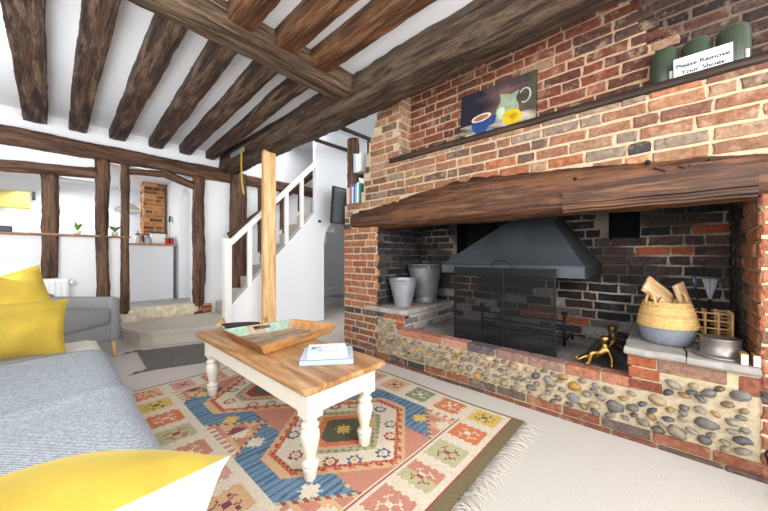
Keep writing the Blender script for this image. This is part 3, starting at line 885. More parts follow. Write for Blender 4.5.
def flint_bed(mb, y0, y1, z0, z1):
    ny = max(2, int((y1 - y0) / .02)); nzz = max(2, int((z1 - z0) / .02))
    g = []
    for i in range(ny + 1):
        for j in range(nzz + 1):
            y = y0 + (y1 - y0) * i / ny; z = z0 + (z1 - z0) * j / nzz
            g.append((XW + 0.004 + 0.006 * nz((y * 25, z * 25, 0)), y, z))
    w = nzz + 1
    mb.add(g, [(i * w + j, i * w + j + 1, (i + 1) * w + j + 1, (i + 1) * w + j) for i in range(ny) for j in range(nzz)], MF, 1, True)
mb = MB()
flint_bed(mb, -0.34, 2.36, 0.05, 0.31); flints(mb, -0.32, 1.0, 0.085, 0.30, 4000, 0.02, 0.052); flints(mb, 0.98, 2.26, 0.085, 0.30, 5000, 0.018, 0.040)
mb.b2((XW + .012, -0.36, 0.0), (2.45, 2.36, 0.31), MF, 1)
mb.build('hearth_facing', [M['flint'], M['mortar']], fp)
mb = MB()
flint_bed(mb, 1.98, 2.26, 0.30, 0.47); flints(mb, 1.99, 2.25, 0.31, 0.46, 900)
mb.build('bench_facing', [M['flint'], M['mortar']], fp)
mb = MB()
flint_bed(mb, -0.33, 0.06, 0.30, 0.42); flints(mb, -0.32, 0.01, 0.30, 0.418, 2000, 0.02, 0.045)
mb.build('bench_facing', [M['flint'], M['mortar']], fp)
# base course and capping course
mb = MB()
def course(mb, y0, y1, z0, z1, x0, x1, pal, lo=0.19, hi=0.24, bev=0.006, gap=0.012, jz=0.004):
    y = y1
    while y > y0 + 0.02:
        l = R1.uniform(lo, hi); a = max(y0, y - l)
        mb.box(((x0 + x1) / 2 + R1.uniform(-.004, .004), (a + y) / 2, (z0 + z1) / 2 + R1.uniform(-jz, jz)), (x1 - x0, y - a, z1 - z0), pal(), 0, bev)
        y = a - gap
course(mb, -0.9, 2.30, 0.028, 0.082, XW - 0.008, XW + 0.07, PAL_HEARTH)
course(mb, -0.9, 2.30, 0.0, 0.022, XW - 0.022, XW + 0.07, palette([('#7a4a3c', 3), ('#8f5040', 2), ('#5d4841', 2)], R1), 0.2, 0.3)
mb.b2((XW, -0.95, 0.0), (XW + 0.06, 2.30, 0.08), MORT2, 1)
mb.build('base_course', [M['brick'], M['mortar']], fp)
mb = MB()
course(mb, 0.10, 1.93, 0.305, 0.368, XW - 0.006, XW + 0.105, palette([('#a3644c', 4), ('#a87058', 3), ('#b08070', 2), ('#8d6f64', 2), ('#5a5054', 0.8)], R1))
mb.b2((XW + 0.003, 0.10, 0.30), (XW + 0.10, 1.93, 0.360), lin('#b5a38f'), 1)
mb.build('capping_course', [M['brick'], M['mortar']], fp)
# left bench under the buckets
mb = MB()
bricks(mb, (XW, 1.885, 0.34), (1, 0, 0), (0, 0, 1), (0, -1, 0), 0.95, 0.16, lambda u, v: True, PAL_ASH, lambda u, v: lin('#aaa49e'), R1)
bricks(mb, (XW, 1.985, 0.37), (0, -1, 0), (0, 0, 1), (-1, 0, 0), 0.10, 0.12, lambda u, v: True, PAL_HOT, lambda u, v: MORT2, R1)
course(mb, 1.885, 2.40, 0.455, 0.505, XW - 0.004, XW + 0.08, PAL_HEARTH, 0.1, 0.22)
mb.b2((XW + 0.006, 1.89, 0.3), (3.3, 2.34, 0.5), MASH, 1)
mb.build('bench_base', [M['brick'], M['mortar']], fp)
mb = MB()
course(mb, 0.02, 0.16, 0.375, 0.435, XW - 0.006, XW + 0.1, PAL_HOT, 0.14, 0.15)
course(mb, 0.035, 0.165, 0.445, 0.51, XW - 0.005, XW + 0.1, PAL_HOT, 0.14, 0.15)
course(mb, 0.01, 0.16, 0.31, 0.365, XW - 0.006, XW + 0.1, PAL_HOT, 0.16, 0.17)
course(mb, -0.27, 0.03, 0.43, 0.515, XW - 0.003, XW + 0.08, palette([('#8a6a5a', 3), ('#95725f', 2)], R1), 0.26, 0.3)
course(mb, -0.41, -0.275, 0.40, 0.50, XW - 0.006, XW + 0.08, PAL_HEARTH, 0.15, 0.16, 0.02)
bricks(mb, (3.3, 0.155, 0.34), (-1, 0, 0), (0, 0, 1), (0, 1, 0), 0.9, 0.16, lambda u, v: True, PAL_SHADE, lambda u, v: MASH, R1)
mb.b2((XW + 0.006, -0.36, 0.05), (3.3, 0.145, 0.51), lin('#c9b594'), 1)
mb.build('bench_base', [M['brick'], M['mortar']], fp)
def slab(pts, z0, z1, seed):
    mb = MB(); n = len(pts)
    rr = random.Random(seed)
    P2 = []
    for i in range(n):
        a, b = Vector(pts[i]), Vector(pts[(i + 1) % n])
        m = max(1, int((b - a).length / 0.06))
        for k in range(m):
            p = a.lerp(b, k / m); P2.append((p.x + rr.uniform(-.006, .006), p.y + rr.uniform(-.006, .006)))
    n = len(P2); cx = sum(p[0] for p in P2) / n; cy = sum(p[1] for p in P2) / n
    ins = lambda d: [(p[0] + (cx - p[0]) * d, p[1] + (cy - p[1]) * d) for p in P2]
    R = [(ins(.02), z0), (ins(0), z0 + .012), (ins(0), z1 - .014), (ins(.02), z1)]
    vs = []; fs = []
    for ring, z in R:
        vs += [(p[0], p[1], z + rr.uniform(-.002, .002)) for p in ring]
    for k in range(3):
        for i in range(n):
            j = (i + 1) % n
            fs.append((k * n + i, k * n + j, (k + 1) * n + j, (k + 1) * n + i))
    fs.append(tuple(range(3 * n, 4 * n))); fs.append(tuple(reversed(range(n))))
    mb.add(vs, fs)
    return mb
slab([(XW - 0.02, 2.40), (XW - 0.025, 2.1), (XW - 0.02, 1.93), (XW + 0.06, 1.875), (3.29, 1.865), (3.29, 2.33), (XW + 0.02, 2.28)], 0.505, 0.555, 1).build('bench_slab', M['stone'], fp)
slab([(XW - 0.025, 0.175), (XW - 0.03, 0.0), (XW - 0.03, -0.085), (3.29, -0.085), (3.29, 0.18), (2.8, 0.19)], 0.51, 0.552, 2).build('bench_slab', M['stone'], fp)
slab([(XW - 0.03, -0.09), (XW - 0.03, -0.345), (3.29, -0.345), (3.29, -0.09)], 0.508, 0.548, 3).build('bench_slab', M['stone'], fp)

# ------------------------------------------------------------ oak lintel
lt = thing('fireplace_lintel', 'massive cambered oak lintel across the fireplace opening', 'beam', (2.33, 1.15, 1.38))
yA, yB = 2.66, -1.1
def lprof(t):
    y = yA + (yB - yA) * t
    zt = lint_top(y); zb = 1.385 + (0.02 if y > 2.4 else 0) * (y - 2.4) / 0.26
    return ((zt + zb) / 2 - 1.5, zt - zb, 0.30, 0)
o = hewn('lintel_beam', (2.475, yA, 1.5), (2.475, yB, 1.5), 0.3, 0.3, M['lintel'], 60, rough=0.012, corner=0.022, prof=lprof, seg=110, n=32)
mw = o.matrix_world.copy()
o.parent = lt
o.matrix_parent_inverse = Matrix.Identity(4)
o.matrix_world = mw
o.matrix_basis = Matrix.Translation(-Vector((2.33, 1.15, 1.38))) @ mw
mb = MB()
def moulding(mb, y0, y1):
    pf = [(0, 1.522), (-0.022, 1.520), (-0.026, 1.440), (-0.012, 1.434), (-0.012, 1.424), (-0.024, 1.418), (-0.024, 1.404), (-0.008, 1.398), (-0.008, 1.388), (-0.018, 1.382), (0.02, 1.372), (0.06, 1.372), (0.06, 1.522)]
    n = len(pf); m = 16
    vs = []
    for i in range(m + 1):
        y = y0 + (y1 - y0) * i / m
        vs += [(2.325 + a, y, b + 0.003 * nz((y * 6, 0, 0))) for a, b in pf]
    fs = [(i * n + k, i * n + (k + 1) % n, (i + 1) * n + (k + 1) % n, (i + 1) * n + k) for i in range(m) for k in range(n)]
    fs += [tuple(range(n)), tuple(reversed(range(m * n, (m + 1) * n)))]
    mb.add(vs, fs)
moulding(mb, 0.50, -0.335)
mb.build('moulded_board', wood('moulded_board_oak', ['#28180d', '#472c1b', '#5c3b25', '#7c573a'], stretch=(16, 1.2, 16), rough=0.45, seed=8, bump=0.3, dist=0.004), lt)
mb = MB()
for (y, z, r) in ((0.43, 1.60, 0.012), (0.07, 1.635, 0.014), (-0.17, 1.60, 0.006), (-0.10, 1.58, 0.004), (1.9, 1.55, 0.006), (1.2, 1.66, 0.005)):
    mb.tube([(2.335, y, z), (2.318, y, z)], r, 10)
for (y, z, l, a) in ((0.02, 1.585, 0.06, 0.9), (-0.07, 1.58, 0.03, 0.9)):
    mb.box((2.322, y, z), (0.012, l, 0.006), rot=Matrix.Rotation(a * 0.6, 3, 'X'))
mb.build('peg_hole', plain('dark_hole', '#120d0a', 0.9), lt)

# ------------------------------------------------------------ smoke hood
hd = thing('smoke_hood', 'blue-grey steel smoke hood hanging in the fireplace behind the mesh screen', 'fire hood', (2.9, 0.98, 0.94))
xf, xb = 2.52, 3.29
ring = lambda z, x0, y0, y1: [(x0, y1, z), (x0, y0, z), (xb, y0, z), (xb, y1, z)]
lv = [ring(0.94, xf, 0.41, 1.56), ring(1.02, xf, 0.41, 1.56), ring(1.40, 2.80, 0.69, 1.05), ring(1.795, 2.98, 0.78, 1.0)]
# densify sides for a slightly dented sheet
mb = MB()
def sheet(a, b, c, d, n=10):
    A, B, Cc, D = map(Vector, (a, b, c, d)); vs = []
    for i in range(n + 1):
        for j in range(n + 1):
            u, v = i / n, j / n
            p = A.lerp(B, u).lerp(D.lerp(Cc, u), v)
            e = min(u, 1 - u, v, 1 - v)
            k = 0.012 * noise.noise(p * 5) * min(1, e * 6)
            vs.append(p + Vector((-k, 0, k)))
    mb.add(vs, [(i * (n + 1) + j, (i + 1) * (n + 1) + j, (i + 1) * (n + 1) + j + 1, i * (n + 1) + j + 1) for i in range(n) for j in range(n)], smooth=True)
for L0, L1 in zip(lv[1:-1], lv[2:]):
    for k in range(3):
        sheet(L0[k], L0[(k + 1) % 4], L1[(k + 1) % 4], L1[k])
    sheet(L0[3], L0[0], L1[0], L1[3])
hc = mb.build('hood_canopy', M['hoodsteel'], hd)
mb = MB()
for k in range(4):
    a, b = lv[0][k], lv[0][(k + 1) % 4]; c, d = lv[1][(k + 1) % 4], lv[1][k]
    mb.add([a, b, c, d], [(0, 1, 2, 3)])
mb.tube([lv[1][0], lv[1][1], lv[1][2]], 0.006, 6); mb.tube([lv[0][0], lv[0][1], lv[0][2]], 0.005, 6)
mb.build('hood_rim', M['hoodsteel'], hd)
mb = MB()
mb.tube([lv[1][2], (xb - 0.01, 0.685, 1.41)], 0.006, 6)
mb.build('hood_seam', M['hoodsteel'], hc)

# ------------------------------------------------------------ fire screen
sc = thing('fire_screen', 'black wire mesh fire screen with a loop handle standing on the hearth', 'fire screen', (2.475, 0.98, 0.36))
y0, y1, z0, z1, xs = 0.585, 1.395, 0.362, 0.995, 2.475
ym = 0.955
mb = MB()
for (a, b) in (((xs, y0, z0), (xs, y0, z1)), ((xs, y1, z0), (xs, y1, z1)), ((xs, y0, z0), (xs, y1, z0)), ((xs, y0, z1), (xs, y1, z1))):
    mb.box([(p + q) / 2 for p, q in zip(a, b)], [max(0.014, abs(p - q) + 0.014) if abs(p - q) > .01 else 0.014 for p, q in zip(a, b)], bev=0.002)
fr_ = mb.build('frame', M['iron'], sc)
mb = MB()
mb.box((xs - 0.004, ym, (z0 + z1) / 2), (0.014, 0.016, z1 - z0), bev=0.003)
for k in range(9):
    mb.lathe([(0.006, 0), (0.004, 0.004), (0, 0.005)], (0, 0, 0), 8)
    base = len(mb.v) - 24
    z = z0 + 0.04 + k * (z1 - z0 - 0.08) / 8
    for i in range(base, len(mb.v)):
        p = mb.v[i]; mb.v[i] = (xs - 0.011 - p[2], ym + p[0], z + p[1])
mb.build('centre_bar', M['iron'], sc)
mb = MB()
st = 0.0060; w = 0.0021
k = y0 + 0.008
while k < y1 - 0.006:
    mb.add([(xs, k, z0), (xs, k + w, z0), (xs, k + w, z1), (xs, k, z1), (xs + w, k, z0), (xs + w, k + w, z0), (xs + w, k + w, z1), (xs + w, k, z1)], [(0, 1, 2, 3), (4, 5, 6, 7), (0, 3, 7, 4), (1, 2, 6, 5)]); k += st
k = z0 + 0.008
while k < z1 - 0.006:
    mb.add([(xs, y0, k), (xs, y1, k), (xs, y1, k + w), (xs, y0, k + w), (xs + w, y0, k), (xs + w, y1, k), (xs + w, y1, k + w), (xs + w, y0, k + w)], [(0, 1, 2, 3), (4, 5, 6, 7), (0, 1, 5, 4), (3, 2, 6, 7)]); k += st
mb.build('wire_mesh', M['iron'], sc)
mb = MB()
mb.tube([(xs - 0.005, 0.975 + 0.085 * math.cos(a), z1 + 0.065 * math.sin(a)) for a in np.linspace(0, math.pi, 14)], 0.0055, 8)
mb.build('handle', M['iron'], fr_)
# fire grate with two firedogs behind the screen
gr = thing('fire_grate', 'black iron fire grate with upright posts behind the mesh screen', 'fire grate', (2.85, 0.95, 0.355))
for y in (0.60, 1.30):
    mb = MB()
    mb.tube([(2.83, y, 0.36), (2.83, y, 0.62)], 0.011, 8)
    mb.lathe([(0, 0), (0.02, 0.005), (0.026, 0.012), (0.026, 0.02), (0.015, 0.03), (0, 0.033)], (2.83, y, 0.61), 12)
    mb.tube([(2.83, y, 0.40), (3.1, y, 0.42), (3.12, y, 0.36)], 0.010, 8)
    mb.build('post', M['iron'], gr)
for z in (0.43, 0.50, 0.56):
    mb = MB(); mb.tube([(2.835, 0.60, z), (2.835, 1.30, z)], 0.009, 8); mb.build('bar', M['iron'], gr)

# ------------------------------------------------------------ buckets
def bucket(name, label, c, rb, rt, h, mat, lean, foot=False, tagcol=None):
    b = thing(name, label, 'bucket', c, 0, 'metal buckets on the stone bench')
    x, y, z = c
    mb = MB()
    fo = [(rb * 1.02, 0.0), (rb * 1.04, 0.02), (rb * 1.02, 0.05)] if foot else [(rb, 0.0), (rb, 0.012)]
    prof = fo + [(rb + (rt - rb) * k, 0.06 * (1 if foot else .3) + (h - .06) * k) for k in np.linspace(0.05, 1, 8)]
    prof += [(rt + 0.006, h - 0.008), (rt + 0.008, h - 0.001), (rt - 0.003, h)]
    prof += [(rb + (rt - rb) * k - 0.004, 0.03 + (h - .03) * k) for k in np.linspace(0.97, 0.0, 6)] + [(0.0, 0.03)]
    mb.lathe(prof, c, 40); mb.build('pail', mat, b)
    mb = MB()
    A = 2.4
    dx, dy = math.cos(A), math.sin(A)
    px, py = -dy, dx
    pts = []
    for a in np.linspace(0, math.pi, 16):
        s = math.cos(a) * (rt + 0.006); dn = math.sin(a)
        pts.append((x + px * s * 1 + dx * dn * rt * lean, y + py * s + dy * dn * rt * lean, z + h - 0.02 - dn * rt * (1 - lean) * 0.9))
    mb.tube(pts, 0.0035, 6)
    mb.build('bail_handle', M['iron'], b)
    for s in (-1, 1):
        mb = MB()
        mb.box((x + px * s * (rt + .006), y + py * s * (rt + .006), z + h - 0.03), (0.02, 0.02, 0.04), bev=0.004)
        mb.build('ear', mat, b)
    return b
b1 = bucket('bucket', 'smaller smooth pale grey metal bucket at the front of the stone bench', (2.58, 2.085, 0.555), 0.092, 0.145, 0.30, M['galv'], 0.99)
mb = MB(); mb.box((2.58 + 0.03, 2.085 - 0.1, 0.585), (0.035, 0.004, 0.05), rot=Matrix.Rotation(0.4, 3, 'Z')); mb.build('red_tag', M['red'], b1)['label'] = 'small red tag'
bucket('bucket', 'larger dull galvanised bucket with a footed base behind the small bucket', (3.0, 2.09, 0.555), 0.135, 0.205, 0.44, M['galv_dull'], 0.35, True)

# ------------------------------------------------------------ brass figures (one skinned body each)
def skinned(name, label, cat, chains, mat, loc, rotz, group=None, sub=2):
    me = bpy.data.meshes.new(name)
    vs = []; es = []; rs = []; idx = {}
    for ch in chains:
        prev = None
        for (p, r) in ch:
            key = tuple(round(q, 4) for q in p)
            if key not in idx:
                idx[key] = len(vs); vs.append(p); rs.append(r)
            i = idx[key]
            if prev is not None and prev != i: es.append((prev, i))
            prev = i
    me.from_pydata(vs, es, [])
    me.materials.append(mat)
    o = bpy.data.objects.new(name, me); COL.objects.link(o)
    sk = o.modifiers.new('skin', 'SKIN'); sk.use_smooth_shade = True
    if not me.skin_vertices: me.skin_vertices.new()
    for i, r in enumerate(rs):
        me.skin_vertices[0].data[i].radius = (r, r) if not isinstance(r, tuple) else r
    me.skin_vertices[0].data[0].use_root = True
    s = o.modifiers.new('smooth', 'SUBSURF'); s.levels = sub; s.render_levels = sub
    o.location = loc; o.rotation_euler = (0, 0, rotz)
    return tag(o, label, cat, group)
fig = [
    [((0, 0, 0.055), 0.026), ((0.012, 0, 0.09), 0.024), ((0.03, 0, 0.125), 0.024), ((0.034, 0, 0.148), 0.011), ((0.034, -0.004, 0.165), 0.021), ((0.03, -0.008, 0.19), 0.023), ((0.03, -0.008, 0.205), 0.010)],
    [((0, 0, 0.055), 0.026), ((-0.028, -0.022, 0.085), 0.019), ((-0.05, -0.026, 0.095), 0.017), ((-0.062, -0.028, 0.055), 0.013), ((-0.072, -0.03, 0.015), 0.011), ((-0.095, -0.032, 0.010), 0.008)],
    [((0, 0, 0.055), 0.026), ((-0.03, 0.024, 0.05), 0.020), ((-0.062, 0.03, 0.05), 0.017), ((-0.095, 0.032, 0.03), 0.013), ((-0.12, 0.033, 0.018), 0.010), ((-0.13, 0.033, 0.045), 0.009)],
    [((0.03, 0, 0.125), 0.024), ((0.045, -0.03, 0.105), 0.010), ((0.06, -0.04, 0.06), 0.009), ((0.058, -0.045, 0.012), 0.008), ((0.05, -0.055, 0.006), 0.006)],
    [((0.03, 0, 0.125), 0.024), ((0.04, 0.032, 0.105), 0.010), ((0.075, 0.03, 0.06), 0.009), ((0.08, 0.03, 0.012), 0.008), ((0.085, 0.02, 0.006), 0.006)],
]
fig = [[(p, r * 1.3) for p, r in ch] for ch in fig]
skinned('brass_figure', 'shiny brass reclining figure at the edge of the hearth', 'figurine', fig, M['brass'], (2.495, 0.325, 0.362), math.radians(-62), 'brass hearth figures')
skinned('brass_figure', 'dark tarnished brass figure in the shadow behind the shiny one', 'figurine', [[(tuple(q * 1.15 for q in p), r * 1.1) for p, r in ch] for ch in fig], M['brass_dark'], (2.78, 0.245, 0.362), math.radians(120), 'brass hearth figures')

# ------------------------------------------------------------ seagrass basket of kindling
bk = thing('belly_basket', 'round seagrass basket with a grey dipped base on the right stone bench', 'basket', (2.62, -0.01, 0.552))
mb = MB()
prof = [(0.095, 0.0), (0.115, 0.01), (0.128, 0.05), (0.135, 0.10), (0.134, 0.115)]
mb.lathe(prof, (2.62, -0.01, 0.552), 48, smooth=True)
mb.build('dipped_base', plain('grey_dipped_weave', '#7c828c', 0.8, bump=0.5, scale=60, var=0.12), bk)
mb = MB()
rr = random.Random(5)
for i in range(14):
    z = 0.112 + i * 0.011
    rad = 0.137 * (1 - 0.22 * (i / 13) ** 1.6)
    pts = [(2.62 + (rad + 0.003 * math.cos(a * 28 + (i % 2) * math.pi)) * math.cos(a), -0.01 + (rad + 0.003 * math.cos(a * 28 + (i % 2) * math.pi)) * math.sin(a), 0.552 + z) for a in np.linspace(0, 2 * math.pi, 85)[:-1]]
    k = rr.uniform(0.85, 1.1); c = lin('#d3ae72')
    mb.tube(pts, 0.0075, 6, (c[0] * k, c[1] * k, c[2] * k, 1), closed=True)
mb.build('woven_body', M['seagrass'], bk)
for s, nm in ((-1, 'a'), (1, 'b')):
    mb = MB()
    ca, sa = math.cos(-0.75), math.sin(-0.75)
    mb.tube([(2.62 + s * (0.108 * ca) + math.cos(a) * 0.03 * -sa, -0.01 + s * 0.108 * sa + math.cos(a) * 0.03 * ca, 0.552 + 0.25 + 0.06 * math.sin(a)) for a in np.linspace(0, math.pi, 12)], 0.008, 8, lin('#cfa76a'))
    mb.build('handle', M['seagrass'], bk)
KL = ['wide flat split of kindling leaning across the top of the seagrass basket', 'broad upright kindling board at the back of the seagrass basket', 'short pale kindling stick poking over the basket rim', 'thin kindling stick lying in the seagrass basket', 'kindling stick tucked low in the seagrass basket']
RV = Vector((math.cos(YAW), -math.sin(YAW), 0)); FV = Vector((math.sin(YAW), math.cos(YAW), 0)); ZV = Vector((0, 0, 1))
ks = [((2.635, 0.03, 0.862), (0.22, 0.11, 0.020), RV * .78 - ZV * .55 + FV * .1, RV * .55 + ZV * .8 + FV * .15), ((2.72, -0.085, 0.84), (0.17, 0.09, 0.016), RV * .35 - ZV * .9, RV * .9 + ZV * .35 + FV * .2),
      ((2.58, -0.015, 0.80), (0.11, 0.035, 0.018), RV * .8 - ZV * .5, ZV * .8 + RV * .4), ((2.65, 0.0, 0.80), (0.19, 0.02, 0.016), RV * .9 - ZV * .35, ZV), ((2.63, 0.02, 0.76), (0.15, 0.03, 0.02), RV, FV)]
for i, (c, sz, ax, ay) in enumerate(ks):
    X = ax.normalized(); Yv = (ay - X * ay.dot(X)).normalized(); Zv = X.cross(Yv)
    o = hewn('kindling_stick', (-sz[0] / 2, 0, 0), (sz[0] / 2, 0, 0), sz[1], sz[2], M['kindling'], 70 + i, rough=0.003, corner=0.002, seg=10, n=16)
    mw = Matrix((X, Yv, Zv)).transposed().to_4x4(); mw.translation = c
    o.matrix_world = mw @ Matrix.Translation((-sz[0] / 2, 0, 0))
    tag(o, KL[i], 'kindling', 'kindling in the seagrass basket')
# cane lattice crate with tools behind
cr = thing('cane_crate', 'open cane lattice crate behind the steel pot', 'crate', (2.83, -0.215, 0.55))
mb = MB()
X0, X1, Ya, Yb, Z0, Z1 = 2.745, 2.905, -0.30, -0.13, 0.553, 0.745
for z in np.linspace(Z0 + .008, Z1, 5):
    mb.tube([(X0, Ya, z), (X0, Yb, z), (X1, Yb, z), (X1, Ya, z)], 0.006, 6, closed=True)
for (x, y) in [(X0, q) for q in np.linspace(Ya, Yb, 4)] + [(X1, q) for q in np.linspace(Ya, Yb, 4)] + [(q, Ya) for q in (2.80, 2.85)] + [(q, Yb) for q in (2.80, 2.85)]:
    mb.tube([(x, y, Z0), (x, y, Z1 + 0.01)], 0.0065, 6)
mb.tube([(X0, Yb, Z1), (X0 - .005, Yb - 0.05, Z1 - 0.13)], 0.006, 6)
mb.build('lattice', M['cane'], cr)
mb = MB(); mb.b2((X0, Ya, Z0 + .012), (X1, Yb, Z0 + 0.02)); mb.build('bottom', M['cane'], cr)
sh = thing('hearth_brush', 'grey hearth brush and shovel standing in the cane crate', 'hearth tool', (2.84, -0.22, 0.58))
mb = MB(); mb.tube([(2.83, -0.2, 0.575), (2.85, -0.215, 0.82)], 0.008, 8); mb.build('shaft', M['iron'], sh)
mb = MB()
rr = random.Random(8)
for k in range(40):
    a = rr.uniform(-1, 1); b = rr.uniform(-1, 1)
    mb.tube([(2.85, -0.215, 0.80), (2.85 + a * 0.012, -0.215 + b * 0.018, 0.88), (2.855 + a * 0.02, -0.215 + b * 0.034, 0.95)], 0.003, 4)
mb.build('bristles', plain('grey_bristle', '#8f9096', 0.7), sh)
pk = thing('fire_poker', 'dark iron poker leaning in the cane crate beside the brush', 'fire poker', (2.8, -0.17, 0.58))
mb = MB(); mb.tube([(2.84, -0.19, 0.575), (2.83, -0.145, 0.93)], 0.006, 8); mb.build('rod', M['iron'], pk)
mb = MB(); mb.tube([(2.832, -0.15, 0.89), (2.828, -0.137, 0.97)], 0.010, 8); mb.build('grip', plain('blue_steel_grip', '#4d5a70', 0.4, metal=0.5), pk)
# pot
pt = thing('steel_pot', 'round tarnished steel pot with a wide base rim on the stone bench', 'pot', (2.47, -0.225, 0.549))
mb = MB()
mb.lathe([(0.0, 0.0), (0.098, 0.0), (0.105, 0.004), (0.104, 0.012), (0.084, 0.017), (0.078, 0.022), (0.078, 0.10), (0.080, 0.104), (0.076, 0.105), (0.0, 0.103)], (2.47, -0.225, 0.549), 40)
mb.build('pot_body', plain('tarnished_steel', '#96908a', 0.38, metal=0.75, var=0.2, scale=12), pt)
# matchboxes
for i, (y, lab) in enumerate(((-0.295, 'matchbox with a white label at the bench edge, nearer the steel pot'), (-0.335, 'matchbox with a white label at the bench edge, beside the brick pier'))):
    mx = thing('matchbox', lab, 'matchbox', (2.375, y, 0.549), 0, 'matchboxes on the stone bench')
    mb = MB(); mb.box((2.385, y - 0.002, 0.549 + 0.029), (0.07, 0.026, 0.058), bev=0.001); mb.build('box', plain('cardboard_%d' % i, '#9a7440', 0.7), mx); bx_ = [q for q in COL.objects if q.parent == mx][0]
    mb = MB(); mb.box((2.3492, y - 0.002, 0.549 + 0.029), (0.0015, 0.022, 0.050)); mb.build('paper_label', M['paper'], bx_)
# iron ring basket at the near corner
lb = thing('wire_basket', 'black iron hoop basket on the floor at the near end of the hearth', 'log basket', (2.20, -0.47, 0.0))
for z, r in ((0.19, 0.15), (0.02, 0.11)):
    mb = MB(); mb.tube([(2.19 + r * math.cos(a), -0.49 + r * math.sin(a), z) for a in np.linspace(0, 2 * math.pi, 40)[:-1]], 0.006, 6, closed=True); mb.build('hoop', M['iron'], lb)
mb = MB()
for a in np.linspace(0, 2 * math.pi, 9)[:-1]:
    mb.tube([(2.19 + .11 * math.cos(a), -0.49 + .11 * math.sin(a), 0.016), (2.19 + .15 * math.cos(a), -0.49 + .15 * math.sin(a), 0.19)], 0.004, 6)
mb.build('upright_wires', M['iron'], lb)

# ============================================================ LEDGE OBJECTS
LZ = 2.084
pa = thing('painting', 'unframed still life painting of a jug, blue cup and yellow fruit on the ledge', 'painting', (2.48, 1.03, LZ))
PW, PH = 0.63, 0.44
tilt = 0.10
def pp(s, t, d=0.0):
    """s 0..1 from the far side to the near side, t 0..1 up"""
    y = 1.345 - s * PW
    x = 2.462 + t * PH * math.sin(tilt) - d * math.cos(tilt)
    return (x, y, LZ + t * PH * math.cos(tilt) - d * math.sin(tilt) * 0)
mb = MB()
vs = [pp(0, 0), pp(1, 0), pp(1, 1), pp(0, 1)] + [pp(0, 0, -.018), pp(1, 0, -.018), pp(1, 1, -.018), pp(0, 1, -.018)]
mb.add(vs, [(4, 5, 6, 7), (0, 1, 5, 4), (1, 2, 6, 5), (2, 3, 7, 6), (3, 0, 4, 7)], lin('#2a2830'))
n = 32
for i in range(n):
    for j in range(n):
        s, t = (i + .5) / n, (j + .5) / n
        c = mixc(lin('#25232d'), lin('#6f5450'), min(1, max(0, 0.9 - abs(s - 0.62) * 2.2 + 0.5 * nz((s * 4, t * 4, 1)) - (0.3 if t > .85 else 0))))
        c = mixc(c, lin('#4e4a3c'), min(1, max(0, (s - 0.72) * 3)))
        if t < 0.34 - s * 0.04:
            c = mixc(lin('#3d3733'), lin('#b8ac9c'), min(1, max(0, 0.35 + 1.2 * nz((s * 5 + t * 9, t * 7, 4)) + (0.4 if s > .6 else 0))))
        mb.add([pp(i / n, j / n), pp((i + 1) / n, j / n), pp((i + 1) / n, (j + 1) / n), pp(i / n, (j + 1) / n)], [(0, 1, 2, 3)], c)
mb.build('canvas', M['paint'], pa)
def shape(mb, pts, col, d):
    c = (sum(p[0] for p in pts) / len(pts), sum(p[1] for p in pts) / len(pts))
    vs = [pp(p[0], p[1], d) for p in pts] + [pp(c[0], c[1], d + 0.001)] + [pp(p[0], p[1], 0) for p in pts]
    n = len(pts)
    mb.add(vs, [(i, (i + 1) % n, n) for i in range(n)] + [(i, (i + 1) % n, n + 1 + (i + 1) % n, n + 1 + i) for i in range(n)], lin(col))
def ell(cs, ct, a, b, n=18, r=0.0):
    return [(cs + a * math.cos(q) * math.cos(r) - b * math.sin(q) * math.sin(r), ct + a * math.cos(q) * math.sin(r) + b * math.sin(q) * math.cos(r)) for q in np.linspace(0, 2 * math.pi, n + 1)[:-1]]
mb = MB()
shape(mb, [(0.50, 0.34), (0.56, 0.24), (0.70, 0.22), (0.80, 0.30), (0.80, 0.46), (0.76, 0.60), (0.80, 0.74), (0.70, 0.70), (0.56, 0.78), (0.57, 0.62), (0.52, 0.50)], '#8d9a80', 0.001)
shape(mb, ell(0.58, 0.40, 0.05, 0.12), '#b7c2a8', 0.002)
for k in range(12):
    a0, a1 = 2.6 - k * 0.40, 2.6 - (k + 1) * 0.40
    q = lambda a, e: (0.87 + (0.075 + e) * math.cos(a), 0.60 + (0.14 + e) * math.sin(a))
    shape(mb, [q(a0, 0), q(a1, 0), q(a1, -0.02), q(a0, -0.02)], '#aab0a4', 0.0015)
mb.build('painted_jug', M['paint'], pa)
mb = MB()
shape(mb, ell(0.72, 0.27, 0.115, 0.15, r=0.3), '#cfae22', 0.003); shape(mb, ell(0.745, 0.27, 0.05, 0.06), '#b98c14', 0.004)
mb.build('painted_fruit', M['paint'], pa)
mb = MB()
shape(mb, ell(0.33, 0.12, 0.19, 0.06, r=-0.08), '#7f93b0', 0.001)
shape(mb, [(0.17, 0.42), (0.19, 0.22), (0.26, 0.12), (0.38, 0.13), (0.43, 0.25), (0.45, 0.45)], '#27467c', 0.002)
shape(mb, ell(0.31, 0.43, 0.14, 0.075, r=0.12), '#d9c9b4', 0.003); shape(mb, ell(0.31, 0.425, 0.11, 0.05, r=0.12), '#9a6b48', 0.004)
shape(mb, [(0.44, 0.42), (0.52, 0.40), (0.50, 0.25), (0.42, 0.22), (0.43, 0.27), (0.47, 0.30), (0.48, 0.37)], '#26437c', 0.002)
shape(mb, [(0.03, 0.10), (0.12, 0.16), (0.20, 0.11), (0.10, 0.04)], '#d9c860', 0.003)
mb.build('painted_cup', M['paint'], pa)

